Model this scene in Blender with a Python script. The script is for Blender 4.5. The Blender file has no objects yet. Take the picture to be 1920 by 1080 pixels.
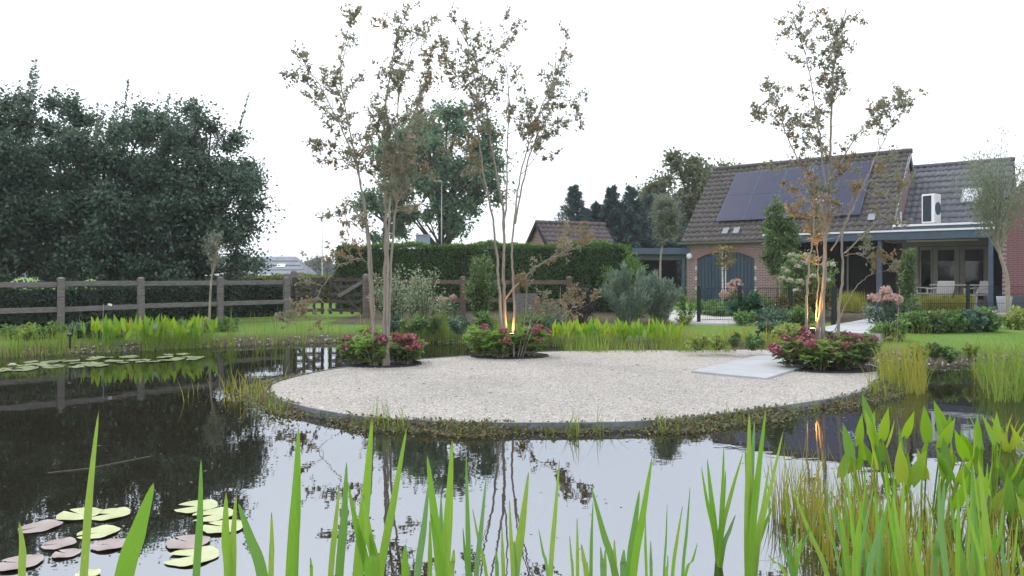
import bpy, math, random
import numpy as np
from mathutils import Vector, Matrix
random.seed(7)
R = np.random.default_rng(7)
scene = bpy.context.scene
# ------------------------------------------------------------------ camera
FPX, UC, VH, CH = 1350.0, 960.0, 512.0, 1.5
cam_d = bpy.data.cameras.new('camera'); cam = bpy.data.objects.new('camera', cam_d)
scene.collection.objects.link(cam)
cam.location = (0, 0, CH); cam.rotation_euler = (math.radians(90), 0, 0)
cam_d.sensor_width = 36; cam_d.lens = 36 * FPX / 1920; cam_d.shift_y = -(540 - VH) / 1920
cam_d.clip_start = 0.05; cam_d.clip_end = 3000
scene.camera = cam
# ------------------------------------------------------------------ sky, sun, exposure
SUN_EL, SUN_AZ = math.radians(48), math.radians(-35)      # azimuth from +Y towards +X
w = bpy.data.worlds.new('World'); scene.world = w; w.use_nodes = True
nt = w.node_tree; nt.nodes.clear()
sky = nt.nodes.new('ShaderNodeTexSky'); sky.sky_type = 'NISHITA'; sky.sun_disc = False
sky.sun_elevation = SUN_EL; sky.sun_rotation = SUN_AZ; sky.dust_density = 4.0; sky.air_density = 1.0
tc = nt.nodes.new('ShaderNodeTexCoord'); nz = nt.nodes.new('ShaderNodeTexNoise')
nz.inputs['Scale'].default_value = 2.2; nz.inputs['Detail'].default_value = 5
rp = nt.nodes.new('ShaderNodeValToRGB')
rp.color_ramp.elements[0].position = .3; rp.color_ramp.elements[0].color = (11.3, 11.9, 12.9, 1)
rp.color_ramp.elements[1].position = .72; rp.color_ramp.elements[1].color = (12.6, 13.1, 13.8, 1)
mx = nt.nodes.new('ShaderNodeMix'); mx.data_type = 'RGBA'; mx.inputs[0].default_value = .9   # overcast veil over the blue
bgn = nt.nodes.new('ShaderNodeBackground'); bgn.inputs[1].default_value = .105
outn = nt.nodes.new('ShaderNodeOutputWorld')
nt.links.new(tc.outputs['Generated'], nz.inputs['Vector']); nt.links.new(nz.outputs['Fac'], rp.inputs[0])
nt.links.new(sky.outputs[0], mx.inputs[6]); nt.links.new(rp.outputs[0], mx.inputs[7])
nt.links.new(mx.outputs[2], bgn.inputs[0]); nt.links.new(bgn.outputs[0], outn.inputs[0])
sl = bpy.data.lights.new('sun', 'SUN'); sl.energy = 1.2; sl.angle = math.radians(25); sl.color = (1, .96, .9)
so = bpy.data.objects.new('sun', sl); scene.collection.objects.link(so)
dv = Vector((math.sin(SUN_AZ) * math.cos(SUN_EL), math.cos(SUN_AZ) * math.cos(SUN_EL), math.sin(SUN_EL)))
so.rotation_euler = dv.to_track_quat('Z', 'Y').to_euler(); so.location = (0, 0, 30)
vs = scene.view_settings; vs.view_transform = 'Standard'; vs.look = 'None'; vs.gamma = 1; vs.exposure = 0.42
scene.display_settings.display_device = 'sRGB'
cy = scene.cycles; cy.max_bounces = 8; cy.diffuse_bounces = 3; cy.glossy_bounces = 3
cy.transmission_bounces = 4; cy.transparent_max_bounces = 8; cy.caustics_reflective = False; cy.caustics_refractive = False
cy.sample_clamp_indirect = 6

# ------------------------------------------------------------------ helpers
COL = scene.collection
def AT(u, v, D): return np.array([(u - UC) * D / FPX, D, CH - (v - VH) * D / FPX])
def G(u, v, z=0.3):
    D = FPX * (CH - z) / (v - VH); return np.array([(u - UC) * D / FPX, D, z])
def tag(o, label=None, cat=None, group=None, kind=None):
    if label: o['label'] = label
    if cat: o['category'] = cat
    if group: o['group'] = group
    if kind: o['kind'] = kind
    return o
def empty(name, loc=(0, 0, 0), rz=0, label=None, cat=None, group=None):
    o = bpy.data.objects.new(name, None); COL.objects.link(o); o.location = loc; o.rotation_euler = (0, 0, rz)
    return tag(o, label, cat, group)
def link(name, me, parent=None, kind=None):
    o = bpy.data.objects.new(name, me); COL.objects.link(o)
    if parent is not None: o.parent = parent
    if kind: o['kind'] = kind
    return o
def np_mesh(name, V, F, mat, smooth=False):
    """V (n,3), F (m,k) all faces of k corners"""
    V = np.asarray(V, np.float32); F = np.asarray(F, np.int32); m, k = F.shape
    me = bpy.data.meshes.new(name)
    me.vertices.add(len(V)); me.vertices.foreach_set('co', V.ravel())
    me.loops.add(m * k); me.loops.foreach_set('vertex_index', F.ravel())
    me.polygons.add(m); me.polygons.foreach_set('loop_start', np.arange(0, m * k, k, dtype=np.int32))
    me.polygons.foreach_set('loop_total', np.full(m, k, np.int32))
    if smooth: me.polygons.foreach_set('use_smooth', np.ones(m, bool))
    me.update(calc_edges=True)
    if mat: me.materials.append(mat)
    return me
class MB:
    def __init__(s): s.V = []; s.F = []
    def add(s, V, F):
        b = len(s.V); s.V += [tuple(map(float, v)) for v in V]; s.F += [tuple(b + i for i in f) for f in F]; return s
    def box(s, c, d, rz=0, rot=None):
        hx, hy, hz = d[0] / 2, d[1] / 2, d[2] / 2
        V = [Vector((x, y, z)) for z in (-hz, hz) for y in (-hy, hy) for x in (-hx, hx)]
        m = rot if rot is not None else Matrix.Rotation(rz, 3, 'Z')
        return s.add([m @ v + Vector(c) for v in V], [(0, 2, 3, 1), (4, 5, 7, 6), (0, 1, 5, 4), (2, 6, 7, 3), (0, 4, 6, 2), (1, 3, 7, 5)])
    def bar(s, p, q, w, h, up=(0, 0, 1)):
        p, q = Vector(p), Vector(q); d = (q - p); L = d.length; d.normalize(); u = Vector(up)
        if abs(d.dot(u)) > .98: u = Vector((0, 1, 0))
        sd = d.cross(u).normalized(); u = sd.cross(d)
        m = Matrix((d, sd, u)).transposed()
        return s.box((p + q) / 2, (L, w, h), rot=m)
    def tube(s, pts, rad, n=6, cap=True):
        pts = [Vector(map(float, p)) for p in pts]; k = len(pts)
        if not hasattr(rad, '__len__'): rad = [rad] * k
        V = []; F = []; ref = Vector((0.31, 0.95, 0.02))
        for i in range(k):
            t = (pts[min(i + 1, k - 1)] - pts[max(i - 1, 0)]).normalized()
            a = t.cross(ref)
            if a.length < 1e-3: a = t.cross(Vector((1, 0, 0)))
            a.normalize(); b = t.cross(a)
            for j in range(n):
                th = 2 * math.pi * j / n; V.append(pts[i] + (a * math.cos(th) + b * math.sin(th)) * rad[i])
        for i in range(k - 1):
            for j in range(n):
                F.append((i * n + j, i * n + (j + 1) % n, (i + 1) * n + (j + 1) % n, (i + 1) * n + j))
        if cap: F.append(tuple(range(n))[::-1]); F.append(tuple((k - 1) * n + j for j in range(n)))
        return s.add(V, F)
    def lathe(s, c, prof, n=16):
        c = Vector(c); V = []; F = []
        for r, z in prof:
            for j in range(n): V.append(c + Vector((r * math.cos(2 * math.pi * j / n), r * math.sin(2 * math.pi * j / n), z)))
        for i in range(len(prof) - 1):
            for j in range(n): F.append((i * n + j, i * n + (j + 1) % n, (i + 1) * n + (j + 1) % n, (i + 1) * n + j))
        F.append(tuple(range(n))[::-1]); F.append(tuple((len(prof) - 1) * n + j for j in range(n)))
        return s.add(V, F)
    def poly(s, pts, z0, z1):
        """prism of a plan outline"""
        n = len(pts); V = [(p[0], p[1], z0) for p in pts] + [(p[0], p[1], z1) for p in pts]
        return s.add(V, [tuple(range(n))[::-1], tuple(range(n, 2 * n))] + [(i, (i + 1) % n, n + (i + 1) % n, n + i) for i in range(n)])
    def build(s, name, mat, parent=None, kind=None, smooth=False, bevel=0):
        me = bpy.data.meshes.new(name); me.from_pydata(s.V, [], s.F); me.materials.append(mat)
        if smooth: me.polygons.foreach_set('use_smooth', np.ones(len(me.polygons), bool))
        me.update(); o = link(name, me, parent, kind)
        if bevel:
            b = o.modifiers.new('bevel', 'BEVEL'); b.width = bevel; b.segments = 2; b.limit_method = 'ANGLE'
        return o
def catmull(P, n=8, closed=False):
    P = np.asarray(P, float); k = len(P); out = []
    rng = range(k if closed else k - 1)
    for i in rng:
        g = (lambda j: P[j % k]) if closed else (lambda j: P[min(max(j, 0), k - 1)])
        p0, p1, p2, p3 = g(i - 1), g(i), g(i + 1), g(i + 2)
        for t in np.arange(n) / n:
            out.append(.5 * ((2 * p1) + (p2 - p0) * t + (2 * p0 - 5 * p1 + 4 * p2 - p3) * t * t + (3 * p1 - p0 - 3 * p2 + p3) * t ** 3))
    if not closed: out.append(P[-1])
    return np.array(out)
def unit(a): return a / np.maximum(np.linalg.norm(a, axis=-1, keepdims=True), 1e-9)
def rdir(n): return unit(R.normal(size=(n, 3)))
def leaf_quads(C, D, N, L, W, cup=.12):
    """folded diamond leaves -> V (4n,3), F (n,4)"""
    n = len(C); D = unit(D); S = unit(np.cross(D, N)); N2 = np.cross(S, D)
    L = np.broadcast_to(np.asarray(L, float), (n,))[:, None]; W = np.broadcast_to(np.asarray(W, float), (n,))[:, None]
    m = C + D * L * .45; up = N2 * W * cup * 2
    V = np.stack([C, m + S * W / 2 + up, C + D * L, m - S * W / 2 + up], 1).reshape(-1, 3)
    return V, np.arange(4 * n).reshape(-1, 4)
def blades(B, H, W, lean, k=4, p=2.0, round_tip=False, az=None):
    """B (n,3), H (n), W (n), lean (n,2) horizontal offset of the tip as a share of H"""
    n = len(B); t = np.linspace(0, 1, k + 1)
    H = np.broadcast_to(np.asarray(H, float), (n,)); W = np.broadcast_to(np.asarray(W, float), (n,))
    a = R.uniform(0, np.pi, n) if az is None else az
    S = np.stack([np.cos(a), np.sin(a), np.zeros(n)], 1)
    c = B[:, None, :] + np.zeros((n, k + 1, 3))
    c[:, :, 2] += H[:, None] * (t - .25 * t ** 3 * np.minimum(1, np.linalg.norm(lean, axis=1))[:, None])
    c[:, :, :2] += (lean * H[:, None])[:, None, :] * (t ** p)[None, :, None]
    wt = (np.sin(np.pi * (.12 + .86 * t)) ** .6 if round_tip else np.maximum(.06, 1 - t ** 2.2))
    hw = (W[:, None] * wt[None, :] / 2)[:, :, None] * S[:, None, :]
    V = np.stack([c - hw, c + hw], 2).reshape(-1, 3)
    o = (np.arange(n) * 2 * (k + 1))[:, None, None]; i = (np.arange(k) * 2)[None, :, None]
    F = (o + i + np.array([0, 1, 3, 2])[None, None, :]).reshape(-1, 4)
    return V, F
def join(parts):
    V = []; F = []; b = 0
    for v, f in parts: V.append(v); F.append(f + b); b += len(v)
    return np.concatenate(V), np.concatenate(F)

# ------------------------------------------------------------------ materials
def mat_base(name):
    m = bpy.data.materials.new(name); m.use_nodes = True; t = m.node_tree; t.nodes.clear()
    o = t.nodes.new('ShaderNodeOutputMaterial'); return m, t, o
def ramp(t, cols, fac):
    r = t.nodes.new('ShaderNodeValToRGB'); e = r.color_ramp.elements
    while len(e) < len(cols): e.new(.5)
    for i, c in enumerate(cols): e[i].position = i / max(1, len(cols) - 1); e[i].color = (*c, 1)
    t.links.new(fac, r.inputs[0]); return r.outputs[0]
def noise(t, scale, detail=4, vec=None, stretch=None, rough=.55):
    n = t.nodes.new('ShaderNodeTexNoise'); n.inputs['Scale'].default_value = scale; n.inputs['Detail'].default_value = detail
    n.inputs['Roughness'].default_value = rough
    if vec is None:
        c = t.nodes.new('ShaderNodeTexCoord'); vec = c.outputs['Object']
    if stretch:
        mp = t.nodes.new('ShaderNodeMapping'); mp.inputs['Scale'].default_value = stretch; t.links.new(vec, mp.inputs[0]); vec = mp.outputs[0]
    t.links.new(vec, n.inputs['Vector']); return n.outputs['Fac']
def leaf_mat(name, cols, trans=.35, rough=.5, spec=.25, tcol=None):
    m, t, o = mat_base(name)
    g = t.nodes.new('ShaderNodeNewGeometry')
    c = ramp(t, cols, g.outputs['Random Per Island'])
    p = t.nodes.new('ShaderNodeBsdfPrincipled'); p.inputs['Roughness'].default_value = rough; p.inputs['Specular IOR Level'].default_value = spec
    t.links.new(c, p.inputs['Base Color'])
    tr = t.nodes.new('ShaderNodeBsdfTranslucent')
    h = t.nodes.new('ShaderNodeHueSaturation'); h.inputs['Saturation'].default_value = 1.1; h.inputs['Value'].default_value = 1.3
    t.links.new(c, h.inputs['Color']); t.links.new(h.outputs[0], tr.inputs[0])
    x = t.nodes.new('ShaderNodeMixShader'); x.inputs[0].default_value = trans
    t.links.new(p.outputs[0], x.inputs[1]); t.links.new(tr.outputs[0], x.inputs[2]); t.links.new(x.outputs[0], o.inputs[0]); return m
def solid(name, cols, rough=.6, scale=6, bump=0, bscale=40, spec=.3, metal=0, stretch=None, detail=5):
    m, t, o = mat_base(name)
    p = t.nodes.new('ShaderNodeBsdfPrincipled'); p.inputs['Roughness'].default_value = rough
    p.inputs['Specular IOR Level'].default_value = spec; p.inputs['Metallic'].default_value = metal
    if len(cols) == 1: p.inputs['Base Color'].default_value = (*cols[0], 1)
    else:
        mr = t.nodes.new('ShaderNodeMapRange'); mr.inputs[1].default_value = .3; mr.inputs[2].default_value = .7
        t.links.new(noise(t, scale, detail, stretch=stretch), mr.inputs[0])
        t.links.new(ramp(t, cols, mr.outputs[0]), p.inputs['Base Color'])
    if bump:
        b = t.nodes.new('ShaderNodeBump'); b.inputs['Strength'].default_value = bump; b.inputs['Distance'].default_value = .02
        t.links.new(noise(t, bscale, 5, stretch=stretch), b.inputs['Height']); t.links.new(b.outputs[0], p.inputs['Normal'])
    t.links.new(p.outputs[0], o.inputs[0]); return m
def brick_mat(name, c1, c2, mortar, bw=.21, bh=.065, mw=.012):
    m, t, o = mat_base(name)
    c = t.nodes.new('ShaderNodeTexCoord'); s = t.nodes.new('ShaderNodeSeparateXYZ'); t.links.new(c.outputs['Object'], s.inputs[0])
    a = t.nodes.new('ShaderNodeMath'); t.links.new(s.outputs[0], a.inputs[0]); t.links.new(s.outputs[1], a.inputs[1])
    k = t.nodes.new('ShaderNodeCombineXYZ'); t.links.new(a.outputs[0], k.inputs[0]); t.links.new(s.outputs[2], k.inputs[1])
    b = t.nodes.new('ShaderNodeTexBrick'); b.inputs['Scale'].default_value = 1; b.inputs['Brick Width'].default_value = bw
    b.inputs['Row Height'].default_value = bh; b.inputs['Mortar Size'].default_value = mw; b.inputs['Bias'].default_value = -.1
    b.inputs['Color1'].default_value = (*c1, 1); b.inputs['Color2'].default_value = (*c2, 1); b.inputs['Mortar'].default_value = (*mortar, 1)
    t.links.new(k.outputs[0], b.inputs['Vector'])
    n = noise(t, 2.5, 6)
    x = t.nodes.new('ShaderNodeMix'); x.data_type = 'RGBA'; x.blend_type = 'MULTIPLY'; x.inputs[0].default_value = .7
    t.links.new(b.outputs[0], x.inputs[6]); t.links.new(ramp(t, [(.6, .6, .62), (1.3, 1.25, 1.2)], n), x.inputs[7])
    p = t.nodes.new('ShaderNodeBsdfPrincipled'); p.inputs['Roughness'].default_value = .85; p.inputs['Specular IOR Level'].default_value = .2
    t.links.new(x.outputs[2], p.inputs['Base Color'])
    bp = t.nodes.new('ShaderNodeBump'); bp.invert = True; bp.inputs['Strength'].default_value = .6; bp.inputs['Distance'].default_value = .01
    t.links.new(b.outputs['Fac'], bp.inputs['Height']); t.links.new(bp.outputs[0], p.inputs['Normal'])
    t.links.new(p.outputs[0], o.inputs[0]); return m

m_wood = solid('weathered_wood', [(.10, .092, .088), (.22, .205, .195)], .85, 8, .4, 30, stretch=(1, 1, 6))
m_wood_dark = solid('dark_gate_wood', [(.035, .03, .028), (.10, .085, .075)], .85, 9, .4, 30)
m_bark = solid('bark', [(.035, .03, .025), (.09, .075, .06)], .9, 9, .6, 25, stretch=(1, 1, .3))
m_crape = solid('smooth_crape_bark', [(.17, .145, .125), (.30, .26, .22), (.23, .19, .155)], .6, 5, .15, 20, stretch=(3, 3, .7))
m_stem_pale = solid('pale_stem', [(.22, .19, .15), (.36, .31, .25)], .8, 9)
m_birch = solid('birch_bark', [(.55, .54, .5), (.75, .74, .7), (.2, .19, .17)], .7, 7, stretch=(1, 1, 4))
m_soil = solid('soil', [(.012, .010, .009), (.035, .028, .022)], .95, 14, .8, 60)
m_mud = solid('pond_margin_mud', [(.05, .045, .025), (.12, .10, .065), (.2, .18, .14)], .9, 9, .6, 50)
m_edging = solid('grey_edging', [(.12, .13, .145), (.24, .25, .265)], .6, 9, .1)
m_edging_dark = solid('dark_edging', [(.012, .012, .016), (.03, .03, .036)], .5)
m_slab = solid('pale_concrete', [(.33, .345, .37), (.43, .44, .455)], .75, 2.2, .15, 60)
m_paving = solid('terrace_paving', [(.40, .39, .38), (.54, .52, .5)], .8, 2.5, .15, 50)
m_riser = solid('riser_brick', [(.16, .11, .09), (.28, .2, .16)], .85, 12, .3)
m_black = solid('black_metal', [(.012, .014, .015)], .45)
m_greenblack = solid('green_black_metal', [(.008, .018, .016)], .45)
m_white = solid('white_paint', [(.78, .78, .78)], .45)
m_zinc = solid('zinc', [(.25, .26, .28), (.36, .37, .39)], .45, 8, metal=.6)
m_bluegrey = solid('blue_grey_paint', [(.055, .085, .12), (.075, .11, .15)], .45, 4)
m_doorblue = solid('door_blue', [(.035, .06, .09), (.058, .09, .125)], .5, 6, stretch=(4, 4, .6))
m_soffit = solid('soffit', [(.34, .34, .33)], .7)
m_greige = solid('greige_frame', [(.35, .32, .27), (.41, .38, .33)], .55, 5)
m_glass_dark = solid('dark_glass', [(.010, .010, .011)], .06, spec=.6)
m_interior = solid('dim_interior', [(.05, .035, .028), (.10, .06, .045)], .9, 1.5)
m_cladding_shade = solid('black_cladding_and_shade', [(.008, .008, .009), (.016, .016, .017)], .7, 8)  # dark boards; on the porch back wall the black paints in shade
m_plinth = solid('painted_plinth', [(.07, .08, .10), (.10, .115, .135)], .7, 3)
m_solar = solid('solar_cell', [(.014, .02, .055), (.02, .028, .072)], .25, 1.5, spec=.35)
m_solar_frame = solid('solar_frame', [(.09, .11, .17)], .4, metal=.3)
m_tile = solid('roof_tile_old', [(.05, .043, .044), (.115, .096, .098), (.072, .070, .062), (.095, .082, .085), (.17, .15, .15)], .85, 7, .25, 30, detail=8)
m_tile_grey = solid('roof_tile_grey', [(.10, .105, .125), (.15, .155, .178)], .7, 3, .15, 30)
m_tile_shed = solid('roof_tile_shed', [(.085, .07, .07), (.14, .115, .115)], .8, 4, .2, 30)
m_slate = solid('shed_slate', [(.20, .22, .27), (.27, .29, .34)], .7, 1.2)
m_shedgreen = solid('shed_green', [(.03, .06, .055)], .6)
m_brick = brick_mat('house_brick', (.30, .165, .155), (.21, .11, .11), (.40, .36, .34))
m_brick_mortar = solid('mortar', [(.34, .30, .28), (.42, .38, .35)], .9, 12)
m_brick_wing = solid('wing_brick', [(.13, .06, .065), (.22, .105, .11), (.17, .08, .085)], .85, 3.3, .3, 60)
m_brick_shed = brick_mat('shed_brick', (.27, .13, .115), (.2, .09, .085), (.36, .32, .3))
m_chair = solid('chair_grey', [(.42, .41, .40), (.5, .49, .48)], .75, 9)
m_pot = solid('pale_pot', [(.5, .54, .58)], .6)

L_maple = leaf_mat('maple_leaf', [(.052, .10, .076), (.082, .142, .10), (.125, .19, .13), (.06, .112, .092), (.12, .145, .08)], .3)
L_shoot = leaf_mat('young_shoot_leaf', [(.10, .14, .12), (.16, .20, .17)], .4)
L_oak = leaf_mat('oak_leaf', [(.075, .15, .09), (.115, .2, .115), (.17, .26, .14), (.09, .16, .115)], .38)
L_tree = leaf_mat('broad_tree_leaf', [(.10, .13, .07), (.15, .175, .085), (.2, .21, .105), (.10, .13, .085)], .35)
L_conifer = leaf_mat('conifer_needles', [(.06, .105, .10), (.085, .14, .13), (.115, .175, .165)], .25)
L_far_haze = leaf_mat('far_leaf_hazed', [(.10, .14, .17), (.14, .185, .21)], .1)  # distance haze is put into this blue-grey leaf colour
L_hedge = leaf_mat('hedge_leaf', [(.035, .078, .026), (.06, .12, .036), (.092, .165, .048), (.045, .095, .032)], .25)
L_hedge_top = leaf_mat('hedge_new_growth_lit', [(.10, .20, .04), (.16, .27, .06), (.07, .15, .035)], .35)  # new growth colour; on the hedge top it also carries sky light
L_low = leaf_mat('low_hedge_leaf', [(.026, .052, .036), (.042, .076, .052), (.058, .10, .062)], .2)
L_box = leaf_mat('yellow_hedge_leaf', [(.12, .16, .03), (.2, .24, .06), (.26, .26, .08)], .3)
L_crape = leaf_mat('crape_leaf', [(.17, .215, .13), (.24, .245, .17), (.29, .21, .18), (.19, .235, .13), (.31, .27, .24), (.15, .2, .11)], .5)
L_crape_red = leaf_mat('crape_leaf_red', [(.28, .16, .10), (.22, .2, .10), (.33, .22, .14), (.17, .19, .09)], .45)
L_seed = leaf_mat('crape_seed_head', [(.52, .36, .34), (.62, .5, .48), (.42, .27, .25)], .2)
L_hyd = leaf_mat('hydrangea_leaf', [(.11, .24, .05), (.18, .33, .07), (.26, .37, .09), (.14, .26, .07), (.3, .24, .08)], .4)
L_hyd2 = leaf_mat('hydrangea_leaf_dark', [(.08, .17, .05), (.14, .26, .08), (.24, .15, .08), (.15, .29, .08)], .4)
L_flower = leaf_mat('hydrangea_petal', [(.25, .045, .085), (.33, .09, .13), (.2, .03, .055), (.46, .25, .25), (.36, .13, .17)], .3)
L_reed = leaf_mat('reed_leaf', [(.15, .27, .04), (.22, .33, .06), (.30, .36, .07), (.11, .22, .05), (.34, .30, .09)], .4)
L_reed_y = leaf_mat('sedge_leaf', [(.24, .30, .05), (.33, .34, .06), (.38, .32, .08), (.18, .26, .05)], .4)
L_iris = leaf_mat('iris_leaf', [(.13, .30, .035), (.17, .36, .05), (.10, .25, .06), (.2, .38, .06)], .4, .4)
L_pick = leaf_mat('pickerel_leaf', [(.20, .36, .035), (.27, .42, .05), (.33, .42, .05), (.16, .30, .05)], .45, .35)
L_spike = leaf_mat('pickerel_flower', [(.30, .32, .55), (.42, .43, .66)], .2)
L_grass = leaf_mat('lawn_grass', [(.10, .20, .035), (.14, .26, .045), (.19, .28, .06)], .4)
L_peren = leaf_mat('perennial_leaf', [(.08, .17, .05), (.13, .24, .07), (.2, .3, .09), (.06, .13, .05)], .3)
L_lime = leaf_mat('lime_leaf', [(.2, .30, .06), (.3, .38, .1), (.38, .42, .16)], .35)
L_blue = leaf_mat('blue_green_leaf', [(.06, .12, .08), (.1, .18, .12), (.15, .23, .16)], .25)
L_budd = leaf_mat('buddleia_leaf', [(.13, .19, .145), (.18, .245, .19), (.25, .31, .24)], .3)
L_silver = leaf_mat('silver_leaf', [(.19, .23, .17), (.26, .3, .22), (.14, .18, .12)], .3)
L_varieg = leaf_mat('variegated_leaf', [(.3, .36, .24), (.2, .27, .15), (.42, .46, .33), (.14, .2, .09)], .3)
L_green = leaf_mat('mid_green_leaf', [(.09, .145, .06), (.13, .205, .08), (.19, .26, .10)], .3)
L_purple = leaf_mat('purple_leaf', [(.03, .028, .035), (.06, .05, .055), (.05, .06, .05)], .2)
L_autumn = leaf_mat('autumn_leaf', [(.24, .19, .04), (.12, .16, .04), (.3, .17, .04), (.1, .13, .04)], .35)
L_plume = leaf_mat('smoke_plume', [(.5, .32, .28), (.58, .42, .37), (.44, .27, .25)], .4)
L_cream = leaf_mat('cream_flower', [(.52, .50, .38), (.6, .55, .45), (.5, .42, .36)], .3)
L_creeper = leaf_mat('creeper_leaf', [(.10, .11, .045), (.16, .18, .06), (.18, .11, .08), (.13, .17, .08), (.22, .22, .10)], .3)
L_dead = leaf_mat('straw', [(.42, .37, .26), (.52, .46, .34)], .3)
L_hosta = leaf_mat('big_dark_leaf', [(.03, .08, .04), (.05, .12, .06)], .2, .4)
L_pad = leaf_mat('lily_pad', [(.52, .54, .33), (.58, .59, .40), (.48, .52, .30)], .1, .35)
L_pad_pink = leaf_mat('lily_pad_pink', [(.27, .21, .215), (.34, .28, .26)], .1, .4)
L_pad_far = leaf_mat('far_lily_pad', [(.17, .21, .10), (.25, .29, .15)], .1, .4)
L_petal = leaf_mat('lily_petal', [(.75, .74, .68), (.8, .78, .72)], .2)

# ------------------------------------------------------------------ pond, island, terrain
POND = catmull([(-15, 9.3), (-11.5, 11.6), (-9.6, 12.6), (-8.1, 13.5), (-6.2, 14.6), (-4, 15.5), (-1.8, 15.4), (.4, 14.9), (2.5, 14.5), (4.4, 14.2), (5.6, 13.2),
                (6.2, 12.2), (7.2, 11.8), (9, 11.6), (10.3, 10.6), (9.6, 8.8), (7.2, 7.5), (5.2, 6.6), (4.3, 5.7), (3.8, 4.9), (3.2, 3.9), (2.4, 2.7), (0, 2.0), (-3, 1.8), (-8, 2), (-13, 3.6), (-16.5, 6.5)], 5, True)
IZ = .075
isl_px = [(503, 728), (515, 744), (560, 759), (620, 772), (700, 783), (850, 791), (1000, 793), (1200, 790), (1350, 776), (1500, 756), (1600, 738), (1645, 716),
          (1650, 700), (1630, 684), (1560, 668), (1450, 656), (1300, 657), (1150, 657), (1040, 659), (930, 664), (800, 673), (700, 682), (620, 693), (555, 706), (515, 718)]
ISL = catmull([G(u, v, IZ)[:2] for u, v in isl_px], 5, True)
def sdist(P, poly):
    """signed distance, negative inside"""
    P = np.asarray(P, float); d = np.full(len(P), 1e9); ins = np.zeros(len(P), bool)
    for a, b in zip(poly, np.roll(poly, -1, 0)):
        e = b - a; q = P - a; t = np.clip((q @ e) / max(e @ e, 1e-12), 0, 1)
        d = np.minimum(d, np.hypot(q[:, 0] - t * e[0], q[:, 1] - t * e[1]))
        c = ((a[1] > P[:, 1]) != (b[1] > P[:, 1]))
        ins ^= c & (P[:, 0] < (b[0] - a[0]) * (P[:, 1] - a[1]) / ((b[1] - a[1]) if abs(b[1] - a[1]) > 1e-12 else 1e-12) + a[0])
    return np.where(ins, -d, d)
def land(P):
    P = np.asarray(P, float); sd = sdist(P, POND); si = sdist(P, ISL)
    z = np.interp(sd, [-2, -.7, -.15, 0, .25, 1.0, 2.2, 6], [-.8, -.5, -.10, -.02, .10, .20, .29, .30])
    zi = np.interp(si + .10 * np.sin(P[:, 0] * 2.3) + .06 * np.sin(P[:, 0] * 6.1 + 1), [-.2, 0, .08, .2, .7, 1.5], [.05, .05, .03, -.02, -.45, -.8])
    z = np.where(sd < 0, np.maximum(z, zi), z)
    far = np.clip((P[:, 1] - 20) / 10, 0, 1) * np.clip((P[:, 0] - 2) / 6, 0, 1)
    return z + .04 * far
xs = np.concatenate([[-900, -400, -200, -110, -70, -45, -34], np.arange(-28, 24.01, .2), [28, 36, 50, 80, 140, 260, 500, 900]])
ys = np.concatenate([[-60, -25, -12, -6, -3], np.arange(-1, 26.01, .2), [27, 29, 32, 36, 42, 50, 65, 90, 140, 230, 420, 800, 1500]])
gx, gy = np.meshgrid(xs, ys); PP = np.stack([gx.ravel(), gy.ravel()], 1)
gz = land(PP)
nx, ny = len(xs), len(ys)
idx = (np.arange(ny - 1)[:, None] * nx + np.arange(nx - 1)[None, :]).ravel()
me = np_mesh('ground', np.column_stack([PP, gz]), np.stack([idx, idx + 1, idx + nx + 1, idx + nx], 1), None, True)
ca = me.color_attributes.new('margin', 'FLOAT_COLOR', 'POINT')
mk = np.interp(sdist(PP, POND), [.35, .9], [1, 0])
dirt = np.exp(-((PP[:, 1] - (15.2 + (PP[:, 0] + 9.9) * .86 - .55)) / .45) ** 2) * (PP[:, 0] < -4.5) * .8
bedz = ((PP[:, 1] > 17.3) & (PP[:, 0] > -4.5) & (PP[:, 1] < 23)) * 1.0
cc = np.zeros((len(PP), 4), np.float32); cc[:, :3] = np.maximum(np.maximum(mk, dirt), bedz)[:, None]; cc[:, 3] = 1
ca.data.foreach_set('color', cc.ravel())
m_ground, t, o = mat_base('lawn_and_soil')
p = t.nodes.new('ShaderNodeBsdfPrincipled'); p.inputs['Roughness'].default_value = .95; p.inputs['Specular IOR Level'].default_value = .1
at = t.nodes.new('ShaderNodeAttribute'); at.attribute_name = 'margin'
cg = ramp(t, [(.075, .15, .03), (.12, .21, .04), (.17, .24, .06)], noise(t, 1.1, 8))
cs = ramp(t, [(.035, .03, .02), (.085, .07, .048), (.20, .18, .145)], noise(t, 7, 8))
mxx = t.nodes.new('ShaderNodeMix'); mxx.data_type = 'RGBA'
t.links.new(at.outputs['Color'], mxx.inputs[0]); t.links.new(cg, mxx.inputs[6]); t.links.new(cs, mxx.inputs[7])
t.links.new(mxx.outputs[2], p.inputs['Base Color'])
b = t.nodes.new('ShaderNodeBump'); b.inputs['Strength'].default_value = .7; b.inputs['Distance'].default_value = .03
t.links.new(noise(t, 30, 6), b.inputs['Height']); t.links.new(b.outputs[0], p.inputs['Normal']); t.links.new(p.outputs[0], o.inputs[0])
me.materials.append(m_ground); link('ground', me, None, 'structure')
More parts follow.
